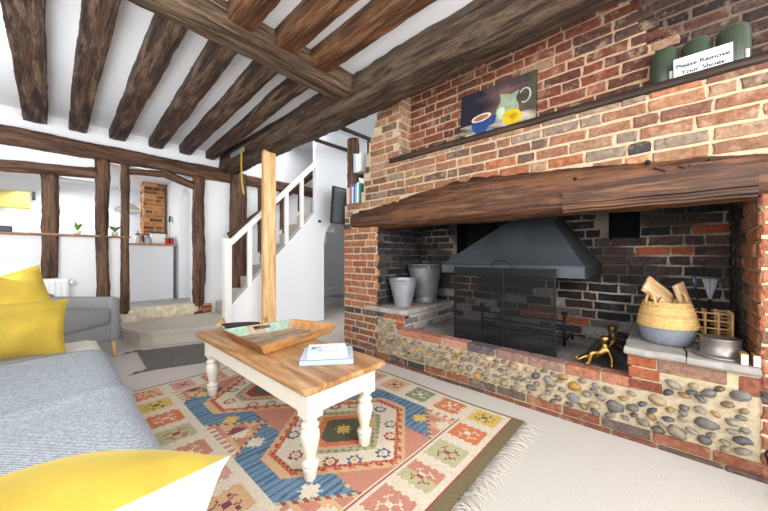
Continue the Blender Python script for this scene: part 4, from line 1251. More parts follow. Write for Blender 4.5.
# ribbed jars
JL = ['ribbed green jar left of the white sign on the ledge', 'ribbed green jar half hidden behind the white sign', 'ribbed green jar right of the white sign on the ledge']
jar0 = thing('ribbed_jar', JL[0], 'jar', (2.485, 0.0, LZ), 0, 'ribbed green jars on the ledge', True)
mb = MB()
mb.lathe([(0.0, 0.0), (0.058, 0.0), (0.063, 0.01), (0.064, 0.12), (0.063, 0.20), (0.059, 0.22), (0.050, 0.234), (0.032, 0.242), (0.0, 0.244)], (0, 0, 0), 96, rib=32, ribamp=0.018)
jb = mb.build('jar_body', M['jar'], jar0)
mb = MB()
mb.box((-0.058, -0.026, 0.05), (0.014, 0.012, 0.06), rot=Matrix.Rotation(0.4, 3, 'Z')); mb.build('paper_label', M['paper'], jb)
g = 'ribbed green jars on the ledge'
dup(jar0, (2.485, -0.135, LZ), 0, JL[1], g)
dup(jar0, (2.475, -0.272, LZ), 0.3, JL[2], g)
# the sign
sg = thing('paper_sign', 'white sign reading Please Remove Your Shoes on the ledge', 'sign', (2.375, -0.15, LZ))
mb = MB(); mb.box((2.38, -0.15, LZ + 0.06), (0.004, 0.222, 0.118), rot=Matrix.Rotation(0.04, 3, 'Y')); mb.build('card', M['paper'], sg)
def text(body, y, z, size, name, bold=0.0):
    cu = bpy.data.curves.new('tmp', 'FONT'); cu.body = body; cu.size = size; cu.align_x = 'CENTER'; cu.extrude = 0.0004; cu.offset = bold
    t = bpy.data.objects.new('tmp', cu); COL.objects.link(t)
    dg = bpy.context.evaluated_depsgraph_get()
    me = bpy.data.meshes.new_from_object(t.evaluated_get(dg))
    bpy.data.objects.remove(t)
    me.materials.clear(); me.materials.append(M['ink'])
    o = bpy.data.objects.new(name, me); COL.objects.link(o)
    o.parent = sg
    R = Matrix(((0, 0, -1), (-1, 0, 0), (0, 1, 0))).to_4x4()      # text x -> -y, text y -> z, normal -> -x
    o.matrix_basis = Matrix.Translation(Vector((2.3755 + (0.03 if 0 else 0), y, z)) - WORG[sg]) @ Matrix.Rotation(0.04, 4, 'Y') @ R
    return o
text('Please Remove', -0.15, LZ + 0.060, 0.0335, 'lettering', 0.0005).location.x -= 0.0012
text('Your Shoes', -0.15, LZ + 0.022, 0.035, 'lettering', 0.0005).location.x -= 0.0025
mb = MB()
for k in range(17):
    mb.box((2.3785, -0.095 - k * 0.0068, LZ + 0.098), (0.0012, 0.0045, 0.0035))
mb.build('faint_line', M['ink'], sg)

# timber post and little bookshelves in the corner beyond the chimney
timber('corner_post', 'knotty dark post with book shelves at the far end of the chimney', 'post', (2.57, 2.895, 0.0), (2.57, 2.87, 2.56), 0.12, 0.17, M['post'], 80, None, up=(0, 1, 0), rough=0.022, corner=0.03)
mb = MB(); mb.b2((2.47, 2.45, 2.035), (2.66, 2.70, 2.06)); mb.b2((2.46, 2.48, 1.692), (2.66, 2.70, 1.705)); mb.b2((2.66, 2.42, 1.692), (2.70, 2.72, 2.52))
tag(mb.build('corner_shelf', M['board'], None), 'small dark wooden shelves between the corner post and the brick', 'shelf')
RB = random.Random(31)
def book_row(y0, y1, z, names, cols, hs, grp, where):
    w = (y0 - y1) / len(cols)
    for i, c in enumerate(cols):
        y = y0 - w * (i + .5)
        b = thing('book', '%s %s' % (names[i], where), 'book', (2.44, y, z), 0, grp)
        h = hs[i]
        mb = MB(); mb.box((2.45, y, z + h / 2), (0.13, w * 0.92, h), lin(c), bev=0.003); mb.build('cover', M['vplain'], b)
        mb = MB(); mb.box((2.455, y, z + h + 0.0002), (0.115, w * 0.7, 0.004)); mb.build('pages', M['paper'], b)
book_row(2.79, 2.55, 1.705, ['cream spined book', 'tan spined book', 'purple spined book', 'white spined book', 'blue spined book', 'pale blue spined book', 'white narrow book', 'teal spined book'],
         ['#d9c9a8', '#c9a27a', '#7d5f9a', '#d8cfd0', '#3c78a8', '#8fb6c9', '#ece8e2', '#3f8a8a'], [0.20, 0.19, 0.235, 0.20, 0.225, 0.21, 0.235, 0.22], 'books on the lower corner shelf', 'on the lower corner shelf')
book_row(2.67, 2.545, 2.062, ['pale blue book', 'light blue book', 'white book', 'cream book', 'white tall book'],
         ['#a9c4d4', '#c3d3dc', '#eef0ee', '#e6e2d6', '#dfe4e6'], [0.22, 0.215, 0.20, 0.205, 0.215], 'books on the upper corner shelf', 'on the upper corner shelf')

# television on the stair wall
tv = thing('television', 'flat black television on a wall bracket above the arch', 'television', (3.66, 4.12, 1.64))
rot = Matrix.Rotation(math.radians(4), 3, 'Z') @ Matrix.Rotation(math.radians(5), 3, 'X')
mb = MB(); mb.box((3.66, 4.12, 1.95), (0.98, 0.05, 0.62), rot=rot, bev=0.01); mb.build('casing', M['black'], tv)
mb = MB(); mb.box(Vector((3.66, 4.12, 1.95)) + rot @ Vector((0, -0.026, 0)), (0.94, 0.004, 0.56), rot=rot); mb.build('screen', plain('dark_screen', '#10141b', 0.12), tv)
mb = MB(); mb.box((3.66, 4.22, 1.95), (0.08, 0.16, 0.1)); mb.build('bracket', M['black'], tv)
# wall switch
sw = thing('wall_switch', 'small dark switch on a white plate beside the stair opening', 'switch', (3.08, 4.295, 1.65))
mb = MB(); mb.b2((3.03, 4.285, 1.64), (3.13, 4.30, 1.71)); mb.build('plate', M['white_paint'], sw)
mb = MB(); mb.b2((3.04, 4.28, 1.655), (3.10, 4.288, 1.695)); mb.build('rocker', M['black'], sw)
# cable in passage
mb = MB(); mb.tube([(3.32, 5.0, 0.62), (3.36, 5.0, 0.40), (3.45, 5.02, 0.36), (3.7, 5.05, 0.42), (4.2, 5.1, 0.44)], 0.012, 6); mb.tube([(3.42, 5.02, 0.9), (3.42, 5.0, 0.3), (3.46, 5.0, 0.0)], 0.012, 6)
tag(mb.build('white_cable', M['white_paint'], None), 'white looped pipework in the dark passage beyond the arch', 'pipe')

# ============================================================ STAIRS
stp = thing('staircase', 'narrow carpeted staircase with white handrail and balusters', 'staircase', (2.3, 4.85, 0.18))
for k in range(9):
    x = 1.84 + 0.19 * k; z = 0.355 + 0.193 * k
    mb = MB(); mb.box((x + 0.16, 4.93, z - 0.0965), (0.32, 1.06, 0.193), bev=0.015); mb.build('step', M['step_carpet'], stp)
mb = MB()
mb.prism([(1.60, 0.385), (3.0, 1.83), (3.0, 1.79), (1.60, 0.345)], 'y', 4.285, 4.40)
mb.build('stringer', M['white_paint'], stp)
mb = MB(); mb.prism([(1.66, 0.18), (1.72, 0.28), (3.7, 2.28), (3.7, 1.9), (1.95, 0.18)], 'y', 5.47, 5.50); mb.build('wall_stringer', M['white_paint'], stp)
mb = MB(); mb.b2((1.555, 4.27, 0.0), (1.645, 4.36, 1.30)); mb.b2((1.548, 4.262, 1.30), (1.652, 4.368, 1.325)); mb.build('newel_post', M['white_paint'], stp)
mb = MB(); mb.prism([(1.62, 1.20), (3.02, 2.60), (3.02, 2.69), (1.62, 1.29)], 'y', 4.29, 4.355); mb.build('handrail', M['white_paint'], stp)
for x in (1.905, 2.21, 2.475, 2.745):
    mb = MB(); zb = 0.385 + (x - 1.6) * 1.032; zt = 1.20 + (x - 1.62)
    mb.b2((x - 0.028, 4.30, zb - 0.02), (x + 0.028, 4.345, zt + 0.03)); mb.build('baluster', M['white_paint'], stp)
# carpeted platform step
mb = MB()
poly = [(0.64, 5.44), (0.615, 5.15), (0.65, 4.90), (0.72, 4.70), (0.83, 4.56), (1.25, 4.39), (1.56, 4.385), (1.86, 4.385), (1.86, 5.44)]
mb.prism(poly, 'z', 0.14, 0.18)
cx = 1.2; cy = 5.0
mb.prism([(cx + (x - cx) * 0.965, cy + (y - cy) * 0.965 if y < 5.4 else y) for x, y in poly], 'z', 0.0, 0.145)
tag(mb.build('carpeted_step', M['step_carpet'], None), 'low carpeted step with a rounded end below the kitchen doorway', 'step')

# ============================================================ KITCHEN
o = hewn('bar_shelf', (-2.1, 5.56, 1.355), (0.75, 5.56, 1.355), 0.26, 0.032, wood('bar_shelf_oak', ['#6b4c36', '#8a6850', '#a07c60', '#b8977a'], seed=3, bump=0.1, crack=False), 90, rough=0.002, corner=0.003)
tag(o, 'long thin wooden bar shelf across the timber frame openings', 'shelf', None, 'thing')
rd = thing('radiator', 'white panel radiator on the far wall below the short post', 'radiator', (-0.1, 5.44, 0.08))
mb = MB(); mb.b2((-0.75, 5.42, 0.12), (0.155, 5.47, 0.82))
for k in range(18):
    x = -0.72 + k * 0.05; mb.box((x, 5.417, 0.47), (0.03, 0.02, 0.64), bev=0.008)
mb.build('panel', M['white_paint'], rd)
for x in (-0.6, 0.0):
    mb = MB(); mb.b2((x, 5.43, 0.0), (x + .03, 5.46, 0.14)); mb.build('foot', M['white_paint'], rd)
mb = MB(); mb.lathe([(0.018, 0), (0.02, 0.05), (0.0, 0.055)], (0.185, 5.44, 0.74), 12); mb.build('valve', M['white_paint'], rd)
# blind
bl = thing('roman_blind', 'yellow roman blind half lowered over the kitchen window', 'blind', (-0.75, 8.44, 1.9))
mb = MB()
zs = [2.24, 2.05, 2.03, 1.97, 1.955, 1.92]
xs_ = [8.44, 8.43, 8.40, 8.415, 8.39, 8.41]
vs = []
for z, y in zip(zs, xs_): vs += [(-1.35, y, z), (-0.245, y, z), (-1.35, y + .015, z), (-0.245, y + .015, z)]
for i in range(5):
    a = i * 4
    mb.add(vs[a:a + 8], [(0, 1, 5, 4), (2, 3, 7, 6), (1, 3, 7, 5), (0, 2, 6, 4)])
mb.build('fabric', M['blind'], bl)
mb = MB(); mb.box((-0.2, 8.43, 2.18), (0.04, 0.06, 0.15), bev=0.008); mb.build('end_bracket', M['black'], bl)
# peninsula counter
ct = thing('kitchen_counter', 'white kitchen counter with a wooden worktop seen through the doorway', 'counter', (1.1, 6.8, 0.33))
mb = MB(); mb.b2((0.3, 6.52, 0.33), (1.50, 7.15, 1.27)); mb.build('side_panel', plain('counter_white', '#e3e5e9', 0.6), ct)
mb = MB(); mb.b2((0.28, 6.49, 1.27), (1.53, 7.18, 1.305)); mb.build('worktop', plain('oak_worktop', '#a5784f', 0.5, var=0.15, scale=15), ct)
kc = thing('kitchen_chimney', 'brick chimney column rising behind the kitchen counter', 'chimney', (1.35, 7.5, 1.3))
PALK = palette([('#a8683f', 4), ('#b88154', 3), ('#8a5638', 3), ('#6b4530', 2), ('#c59468', 2)], R1)
mb = MB()
bricks(mb, (1.20, 7.24, 0.33), (1, 0, 0), (0, 0, 1), (0, -1, 0), 0.32, 2.17, lambda u, v: True, PALK, lambda u, v: lin('#b99872'), R1)
bricks(mb, (1.20, 7.56, 0.33), (0, -1, 0), (0, 0, 1), (-1, 0, 0), 0.32, 2.17, lambda u, v: True, PALK, lambda u, v: lin('#b99872'), R1)
mb.b2((1.204, 7.244, 0.33), (1.52, 7.56, 2.5), lin('#b99872'), 1)
mb.build('brickwork', [M['brick'], M['mortar']], kc)
ch = thing('cooker_hood', 'pale steel cooker hood left of the kitchen chimney', 'cooker hood', (1.0, 7.8, 1.9))
mb = MB()
vs = [(0.80, 7.45, 1.93), (1.19, 7.45, 1.93), (1.19, 7.9, 1.93), (0.80, 7.9, 1.93), (0.80, 7.45, 1.98), (1.19, 7.45, 1.98), (1.19, 7.9, 1.98), (0.80, 7.9, 1.98), (1.1, 7.7, 2.12), (1.19, 7.7, 2.25), (1.19, 7.9, 2.25), (1.1, 7.9, 2.12)]
mb.add(vs, [(0, 1, 2, 3), (0, 1, 5, 4), (1, 2, 6, 5), (3, 0, 4, 7), (4, 5, 9, 8), (5, 6, 10, 9), (7, 4, 8, 11), (8, 9, 10, 11), (2, 3, 7, 6), (6, 7, 11, 10)])
mb.build('canopy', plain('pale_steel', '#b9b6ae', 0.4, metal=0.4), ch)
# counter-top things
bb = thing('bread_bin', 'white bread bin with a black lid on the kitchen worktop', 'bread bin', (1.31, 6.72, 1.305))
mb = MB(); mb.box((1.315, 6.72, 1.305 + 0.095), (0.22, 0.16, 0.19), bev=0.03); mb.build('bin_body', M['white_paint'], bb)
mb = MB(); mb.box((1.315, 6.72, 1.305 + 0.20), (0.24, 0.17, 0.022), bev=0.008); mb.build('lid', M['black'], bb)
can0 = thing('canister', 'red canister beside the bread bin on the kitchen worktop', 'canister', (1.432, 6.62, 1.305), 0, 'red kitchen canisters', True)
mb = MB(); mb.lathe([(0, 0), (0.032, 0), (0.034, 0.004), (0.034, 0.10)], (0, 0, 0), 20); mb.build('tin', M['red'], can0)
mb = MB(); mb.lathe([(0.035, 0.10), (0.035, 0.115), (0.03, 0.125), (0, 0.127)], (0, 0, 0), 20); mb.build('lid', M['galv'], can0)
dup(can0, (1.497, 6.62, 1.305), 0, 'red canister at the end of the kitchen worktop beside the wall', 'red kitchen canisters')
kt = thing('kettle', 'chrome and black kettle on the kitchen worktop', 'kettle', (1.13, 6.66, 1.305))
mb = MB(); mb.lathe([(0, 0), (0.06, 0), (0.062, 0.01), (0.05, 0.10), (0.04, 0.14), (0.0, 0.15)], (1.15, 6.66, 1.305), 20); mb.build('kettle_body', M['galv'], kt)
mb = MB(); mb.tube([(1.10, 6.64, 1.42), (1.07, 6.63, 1.44), (1.065, 6.63, 1.38), (1.10, 6.64, 1.33)], 0.009, 6); mb.lathe([(0.01, 0), (0.014, 0.02), (0, 0.028)], (1.15, 6.66, 1.453), 10); mb.build('handle', M['black'], kt)
cg = thing('coffee_press', 'glass coffee press with a black frame left of the kettle', 'coffee press', (1.02, 6.68, 1.305))
mb = MB(); mb.lathe([(0, 0), (0.04, 0), (0.042, 0.01), (0.042, 0.15), (0, 0.152)], (1.02, 6.68, 1.305), 18); mb.build('beaker', plain('smoky_glass', '#c7c4bd', 0.15), cg)
mb = MB(); mb.lathe([(0.044, 0.15), (0.044, 0.165), (0.01, 0.18), (0.006, 0.21), (0.012, 0.215), (0, 0.225)], (1.02, 6.68, 1.305), 14); mb.tube([(1.06, 6.66, 1.44), (1.09, 6.65, 1.42), (1.09, 6.65, 1.35), (1.06, 6.66, 1.33)], 0.007, 6); mb.build('lid', M['black'], cg)
cl = thing('spatula', 'black spatula hanging on the wall beside the kitchen chimney', 'spatula', (1.45, 6.75, 1.6))
mb = MB(); mb.tube([(1.535, 6.9, 1.42), (1.53, 6.9, 1.74)], 0.006, 6); mb.build('handle', M['galv'], cl)
mb = MB(); mb.box((1.53, 6.9, 1.79), (0.02, 0.09, 0.11), bev=0.01); mb.build('blade', M['black'], cl)
# plants on the bar
def plant(label, c, n, h, seed, pc):
    t = thing('potted_plant', label, 'potted plant', c, 0, 'potted plants on the bar shelf')
    mb = MB(); mb.lathe([(0, 0), (0.032, 0), (0.04, 0.05), (0.036, 0.052), (0.0, 0.045)], c, 18); mb.build('pot', plain('pot_%d' % seed, pc, 0.5), t)
    rr = random.Random(seed)
    mb = MB()
    for k in range(n):
        a = rr.uniform(0, 6.28); l = h * rr.uniform(0.6, 1.1); sp = rr.uniform(0.04, 0.13)
        B = Vector((c[0], c[1], c[2] + 0.045)); T = B + Vector((math.cos(a) * sp, math.sin(a) * sp, l)); mid = B.lerp(T, 0.5) + Vector((0, 0, 0.02))
        s = Vector((-math.sin(a), math.cos(a), 0)) * 0.012
        u = Vector((0, 0, .003))
        mb.add([B - s * .4, B + s * .4, mid + s, mid - s, T], [(0, 1, 2, 3), (3, 2, 4)])
        mb.add([B - s * .4 + u, B + s * .4 + u, mid + s + u, mid - s + u, T], [(0, 1, 2, 3), (3, 2, 4)])
    mb.build('leaves', M['leaf'], t)
plant('spiky green plant in a small pot on the bar shelf between the two wide posts', (0.235, 5.56, 1.371), 16, 0.11, 1, '#e8e6e0')
plant('leafy green plant in a small pot on the bar shelf beside the slim post', (0.60, 5.56, 1.371), 22, 0.10, 2, '#e0d8c8')
mb = MB(); mb.box((-0.38, 5.58, 1.371 + 0.035), (0.17, 0.13, 0.07), bev=0.012)
tag(mb.build('dark_box', plain('dark_blue_box', '#3a3d4a', 0.5), None), 'small dark box on the bar shelf in front of the yellow blind', 'box')
mb = MB(); mb.lathe([(0.0, -0.035), (0.15, -0.03), (0.16, -0.01), (0.16, 0.0), (0, 0)], (-0.33, 7.6, 2.5), 28)
tag(mb.build('ceiling_lamp', plain('grey_lamp_glass', '#6a7070', 0.3), None), 'flat round grey lamp on the kitchen ceiling', 'lamp')

# ============================================================ FLOOR COVERINGS
# kilim rug
RX0, RX1, RY0, RY1 = 0.38, 2.11, 0.68, 3.14
cs = 0.0095
nx = int((RX1 - RX0) / cs); ny = int((RY1 - RY0) / cs)
C = {k: lin(v) for k, v in dict(w='#d3c7b3', o='#c97a55', s='#bd8471', g='#878a70', b='#6d869a', b2='#4f667f', y='#cdae62', p='#cba680', r='#99504a', n='#776a50', l='#b3ad88', m='#7f4a58', k='#5d5f4c', pk='#c79788').items()}
RR = random.Random(17)
def xmotif(i, j, n=9):
    """9x9 pixel cross with hooks"""
    a, b = abs(i - 4), abs(j - 4)
    return (a == b and a < 4) or (a == 4 and b == 2) or (a == 2 and b == 4) or (a + b <= 1)
def star(i, j):
    a, b = abs(i), abs(j)
    return (a <= 1 and b <= 5) or (b <= 1 and a <= 5) or (a == b and a <= 4) or (abs(a - b) == 1 and a + b == 5)
def cells(da, dt, W, Hf): return int(round(da * (W / 2 - 0.286) / 0.0095)), int(round(dt * Hf / 4 / 0.0095))
def rugcol(i, j):
    x = (i + .5) / nx * (RX1 - RX0); y = (j + .5) / ny * (RY1 - RY0)
    W = RX1 - RX0; H = RY1 - RY0
    dx = min(x, W - x); dn = y; df = H - y
    if dn < 0.065: return C['n']
    if dn < 0.078: return C['r']
    if df < 0.016: return C['r']
    if dx < 0.016: return C['n'] if x > W / 2 else C['r']
    # border of squares
    bw = 0.27
    yy = y - 0.078; HH = H - 0.094; xx = x - 0.016; WW = W - 0.032
    dd = min(xx, WW - xx, yy, HH - yy)
    side = None
    if dd < bw:
        horiz = min(yy, HH - yy) < bw and not (min(xx, WW - xx) < bw and min(xx, WW - xx) <= min(yy, HH - yy))
        if horiz:
            P = WW / 7.0; k = int(xx / P); a = xx - k * P; d = min(yy, HH - yy); L = P
        else:
            P = HH / 9.0; k = int(yy / P); a = yy - k * P; d = min(xx, WW - xx); L = P
        cols = ['o', 'g', 's', 'y', 'p', 'l', 'o', 'pk']
        ci = (k * 3 + (0 if horiz else 2) + (1 if x > W / 2 else 4)) % 8
        mx = L * 0.13; my = 0.035
        if d > bw - 0.018: return C['w']
        if d > bw - 0.028: return C['r'] if horiz else C['w']
        # toothed short sides
        tooth = 0.012 if int(d / 0.022) % 2 else 0.0
        if a < mx + tooth or a > L - mx - tooth or d < my or d > bw - 0.045: return C['w']
        ia = int((a - L / 2) / (L * 0.045) + 4.5); ib = int((d - (bw - 0.01) / 2) / 0.012 + 4.5)
        if 0 <= ia <= 8 and 0 <= ib <= 8 and xmotif(ia, ib):
            return C['w'] if cols[ci] in ('o', 'g', 's') else C[('k', 'm', 'r')[ci % 3]]
        return C[cols[ci]]
    # field
    ax = (x - W / 2) / (W / 2 - 0.286); Hf = H - 0.094 - 2 * bw; fy = (y - 0.078 - bw) / Hf
    per = 2.0
    q = fy * per; kk = int(q); ty = (q - kk - 0.5) * 2          # -1..1 in each medallion
    s = abs(ax); t = abs(ty)
    m = max(0.62 * s + 0.62 * t, s * 0.8)
    st = 0.035
    m = math.floor(m / st) * st
    z = ((i // 3) % 2) * 0.018
    px, py = int(x / cs), int(y / cs)
    if m < 0.16: return C['k'] if not star(*cells(ax, ty, W, Hf)) else C['y']
    if m < 0.20: return C['k']
    if m < 0.26: return C['r'] if kk % 2 else C['o']
    if m < 0.31: return C['p']
    if m < 0.36 : return C['g'] if (px // 3 + py // 3) % 2 else C['l']
    if m < 0.56:
        # white band with small flowers
        for (fx, fyv, cc) in ((0.0, 0.74, 'b2'), (0.42, 0.40, 'r'), (-0.42, 0.40, 'b2'), (0.58, 0.0, 'b2'), (-0.58, 0.0, 'r'), (0.25, 0.58, 'm'), (-0.25, 0.58, 'r'),
                              (0.0, -0.74, 'b2'), (0.42, -0.40, 'b2'), (-0.42, -0.40, 'r'), (0.25, -0.58, 'r'), (-0.25, -0.58, 'b2')):
            ii = (ax - fx) * (W / 2 - 0.286) / cs; jj = (ty - fyv) * Hf / 4 / cs
            rr_ = math.hypot(ii, jj)
            if rr_ < 4.6:
                if rr_ < 1.3: return C['y']
                if rr_ < 2.6: return C['w']
                return C[cc] if (int(math.degrees(math.atan2(jj, ii)) / 22.5) % 2 or rr_ < 3.6) else C['w']
        return C['w']
    if m < 0.595 + z: return C['o'] if (px // 2 + py // 2) % 2 else C['r']
    if m < 0.64: return C['p']
    if m < 0.88 and s > 0.5:
        if star(*cells(ax - math.copysign(0.74, ax), t - 0.60, W, Hf)): return C['y'] if (kk + (ax > 0)) % 2 else C['w']
        if star(*cells(ax - math.copysign(0.44, ax), t - 0.84, W, Hf)): return C['r'] if (kk + (ax > 0)) % 2 else C['y']
        return C['b'] if (int((y + 0.4 * nz((x * 2, y * 30, 0)) * 0.03) / 0.014) % 3) else C['b2']
    if m < 0.88: return C['s']
    if m < 0.93: return C['l'] if (px // 2) % 2 else C['r']
    # corner zones between medallions
    if star(*cells(s - 0.80, t - 0.95, W, Hf)): return C['m'] if kk else C['w']
    if s > 0.93: return C['w'] if (py // 3) % 2 else C['s']
    return C['s'] if (int(s * 9) + kk) % 2 else C['p']
rg = thing('kilim_rug', 'large patterned kilim rug in orange, blue and cream under the coffee table', 'rug', (1.245, 1.91, 0.0))
mb = MB()
gx = np.linspace(RX0, RX1, nx + 1); gy = np.linspace(RY0, RY1, ny + 1)
def gz(x, y): return 0.009 + 0.0015 * math.sin(x * 9 + y * 5)
vs = [(float(x) + (0.012 * math.sin(y * 4.2) if x > 2.0 else 0), float(y), gz(x, y)) for x in gx for y in gy]
w_ = ny + 1
fs = []; fc = []
for i in range(nx):
    for j in range(ny):
        fs.append((i * w_ + j, (i + 1) * w_ + j, (i + 1) * w_ + j + 1, i * w_ + j + 1))
        c = rugcol(i, j); k = 1 + RR.uniform(-0.07, 0.07)
        fc.append((min(1, c[0] * k), min(1, c[1] * k), min(1, c[2] * k), 1))
mb.add(vs, fs, fc)
mb.b2((RX0, RY0, 0.0005), (RX1 - 0.012, RY1, 0.006), C['n'])
mb.build('woven_field', M['rug'], rg)
def fringe(name, ya, sgn, length, n, seed):
    mb = MB(); rr = random.Random(seed)
    for k in range(n):
        x = RX0 + (RX1 - RX0) * (k + rr.uniform(0, 1)) / n
        l = length * rr.uniform(0.6, 1.15); b = rr.uniform(-0.08, 0.05)
        mb.tube([(x, ya, 0.006), (x + b * .4, ya + sgn * l * .5, 0.012 + rr.uniform(0, .006)), (x + b + rr.uniform(-.02, .02), ya + sgn * l, 0.004)], [0.0028, 0.002, 0.001], 5)
    o = mb.build(name, M['fringe'], rg); o['kind'] = 'stuff'; return o
fringe('fringe', RY0, -1, 0.11, 200, 4)
# charcoal runner
rn = thing('runner_mat', 'small charcoal woven mat with corner tassels beyond the coffee table', 'mat', (0.63, 3.63, 0.0), math.radians(-19))
mb = MB()
n1, n2 = 30, 20
vs = []
LL, WW_ = 1.25, 0.80
for i in range(n1 + 1):
    for j in range(n2 + 1):
        a = i / n1 * LL; b = j / n2 * WW_
        vs.append((a - (0.28 * b), b * 0.98, 0.010 + 0.002 * nz((a * 5, b * 5, 0))))
fs = [(i * 21 + j, (i + 1) * 21 + j, (i + 1) * 21 + j + 1, i * 21 + j + 1) for i in range(n1) for j in range(n2)]
mb.add(vs, fs)
low = [(x, y, 0.001) for x, y in ((0, 0), (LL, 0), (LL - .28 * WW_, WW_ * .98), (-.28 * WW_, WW_ * .98))]
top = [(x, y, 0.009) for x, y, _ in low]
mb.add(low + top, [(0, 1, 5, 4), (1, 2, 6, 5), (2, 3, 7, 6), (3, 0, 4, 7), (0, 1, 2, 3)])
mb.build('woven_field', M['runner'], rn)
for (x, y) in ((0, 0), (-.28 * WW_, WW_ * .98)):
    mb = MB(); rr = random.Random(2)
    mb.tube([(x + .04, y + .0, .012), (x - .03, y - .012, .012)], 0.012, 6)
    for k in range(14):
        mb.tube([(x - .02, y - .01, .01), (x - .10 + rr.uniform(-.03, .02), y - .03 + rr.uniform(-.04, .04), .005)], 0.003, 4)
    mb.build('tassel', M['runner'], rn)

# ============================================================ COFFEE TABLE
tb = thing('coffee_table', 'low farmhouse coffee table with a pine top and cream turned legs', 'coffee table', (1.04, 1.95, 0.0))
TX0, TX1, TY0, TY1, TZ = 0.785, 1.345, 1.205, 2.79, 0.482
mb = MB()
def rrect(x0, x1, y0, y1, r, n=6):
    P = []
    for cx_, cy_, a0 in ((x1 - r, y1 - r, 0), (x0 + r, y1 - r, 90), (x0 + r, y0 + r, 180), (x1 - r, y0 + r, 270)):
        for k in range(n + 1):
            a = math.radians(a0 + 90 * k / n); P.append((cx_ + r * math.cos(a), cy_ + r * math.sin(a)))
    return P
rings = [(0.006, TZ - 0.034), (0.0, TZ - 0.026), (0.0, TZ - 0.012), (0.004, TZ - 0.003), (0.012, TZ)]
vs = []; fs = []
for ins_, z in rings:
    pr = rrect(TX0 + ins_, TX1 - ins_, TY0 + ins_, TY1 - ins_, 0.03); vs += [(p[0], p[1], z) for p in pr]
n = len(pr)
for k in range(len(rings) - 1):
    for i in range(n):
        j = (i + 1) % n; fs.append((k * n + i, k * n + j, (k + 1) * n + j, (k + 1) * n + i))
fs += [tuple(range(4 * n, 5 * n)), tuple(reversed(range(n)))]
mb.add(vs, fs); mb.build('tabletop', M['tabletop'], tb)
LX = (0.858, 1.225); LY = (1.275, 2.60)
def aprons():
    z0, z1 = 0.345, TZ - 0.034
    for x in (LX[0] - 0.032, LX[1] + 0.032):
        mb = MB(); mb.b2((x - 0.011, LY[0] + .03, z0), (x + 0.011, LY[1] - .03, z1)); mb.build('apron', M['cream_paint'], tb)
    for y in (LY[0] - 0.032, LY[1] + 0.032):
        mb = MB(); mb.b2((LX[0] + .03, y - 0.011, z0), (LX[1] - .03, y + 0.011, z1)); mb.build('apron', M['cream_paint'], tb)
aprons()
lp = [(0.0, 0.0), (0.024, 0.0), (0.030, 0.008), (0.036, 0.055), (0.040, 0.066), (0.030, 0.070), (0.041, 0.078), (0.043, 0.086), (0.036, 0.094), (0.026, 0.104), (0.027, 0.115), (0.034, 0.145), (0.044, 0.19), (0.047, 0.215), (0.044, 0.238), (0.034, 0.252),
      (0.030, 0.256), (0.042, 0.262), (0.044, 0.27), (0.036, 0.278), (0.028, 0.285), (0.038, 0.296), (0.041, 0.305), (0.041, 0.31)]
for x in LX:
    for y in LY:
        mb = MB(); mb.lathe(lp, (x, y, 0.009), 28); mb.box((x, y, (0.318 + TZ - 0.034) / 2), (0.088, 0.088, TZ - 0.034 - 0.318), bev=0.004); mb.build('leg', M['cream_paint'], tb)
# wooden tray
ty = thing('wooden_tray', 'rustic wooden tray with flared sides and mint paint patches on the coffee table', 'tray', (1.2, 2.15, TZ))
A_ = [(0.895, 1.825), (1.50, 1.945), (1.375, 2.31), (0.90, 2.365)]
def tr(u, v, z, fl=0.0):
    c = [Vector(p) for p in A_]
    cen = sum(c, Vector((0, 0))) / 4
    cc = [p + (p - cen).normalized() * fl for p in c]
    p = cc[0].lerp(cc[1], u).lerp(cc[3].lerp(cc[2], u), v)
    return (p.x, p.y, TZ + z)
def tray_panel(name, a, b, mat, hole, paint=None):
    """flared side between corner uv a and b"""
    mb = MB(); n = 24; m = 6
    hb, ht = 0.012, 0.072
    for layer, off in ((0, 0.0), (1, 0.014)):
        vs = []
        for i in range(n + 1):
            for j in range(m + 1):
                t = i / n; s = j / m
                u = a[0] + (b[0] - a[0]) * t; v = a[1] + (b[1] - a[1]) * t
                vs.append(tr(u, v, 0.004 + (ht - 0.004) * s, -0.02 + 0.07 * s + off))
        for i in range(n):
            for j in range(m):
                t = (i + .5) / n
                if hole and 0.36 < t < 0.64 and 2 < j < 5: continue
                c = lin('#a98460')
                if paint: c = paint(t, (j + .5) / m)
                o_ = (i * (m + 1) + j, (i + 1) * (m + 1) + j, (i + 1) * (m + 1) + j + 1, i * (m + 1) + j + 1)
                mb.add([vs[k] for k in o_], [(0, 1, 2, 3)], c)
        if layer == 0: v0 = vs
    w = m + 1
    for j0 in (0, m):
        for i in range(n):
            mb.add([v0[i * w + j0], v0[(i + 1) * w + j0], vs[(i + 1) * w + j0], vs[i * w + j0]], [(0, 1, 2, 3)], lin('#c59a68') if not paint else paint(i / n, 1))
    for i0 in (0, n):
        for j in range(m):
            mb.add([v0[i0 * w + j], v0[i0 * w + j + 1], vs[i0 * w + j + 1], vs[i0 * w + j]], [(0, 1, 2, 3)], lin('#b98d5c'))
    if hole:
        for (t0, t1, j0, j1) in ((9, 9, 3, 5), (15, 15, 3, 5)):
            for j in range(j0, j1):
                mb.add([v0[t0 * w + j], v0[t0 * w + j + 1], vs[t0 * w + j + 1], vs[t0 * w + j]], [(0, 1, 2, 3)], lin('#8a6238'))
        for j in (3, 5):
            for i in range(9, 15):
                mb.add([v0[i * w + j], v0[(i + 1) * w + j], vs[(i + 1) * w + j], vs[i * w + j]], [(0, 1, 2, 3)], lin('#8a6238'))
    return mb.build(name, mat, ty)
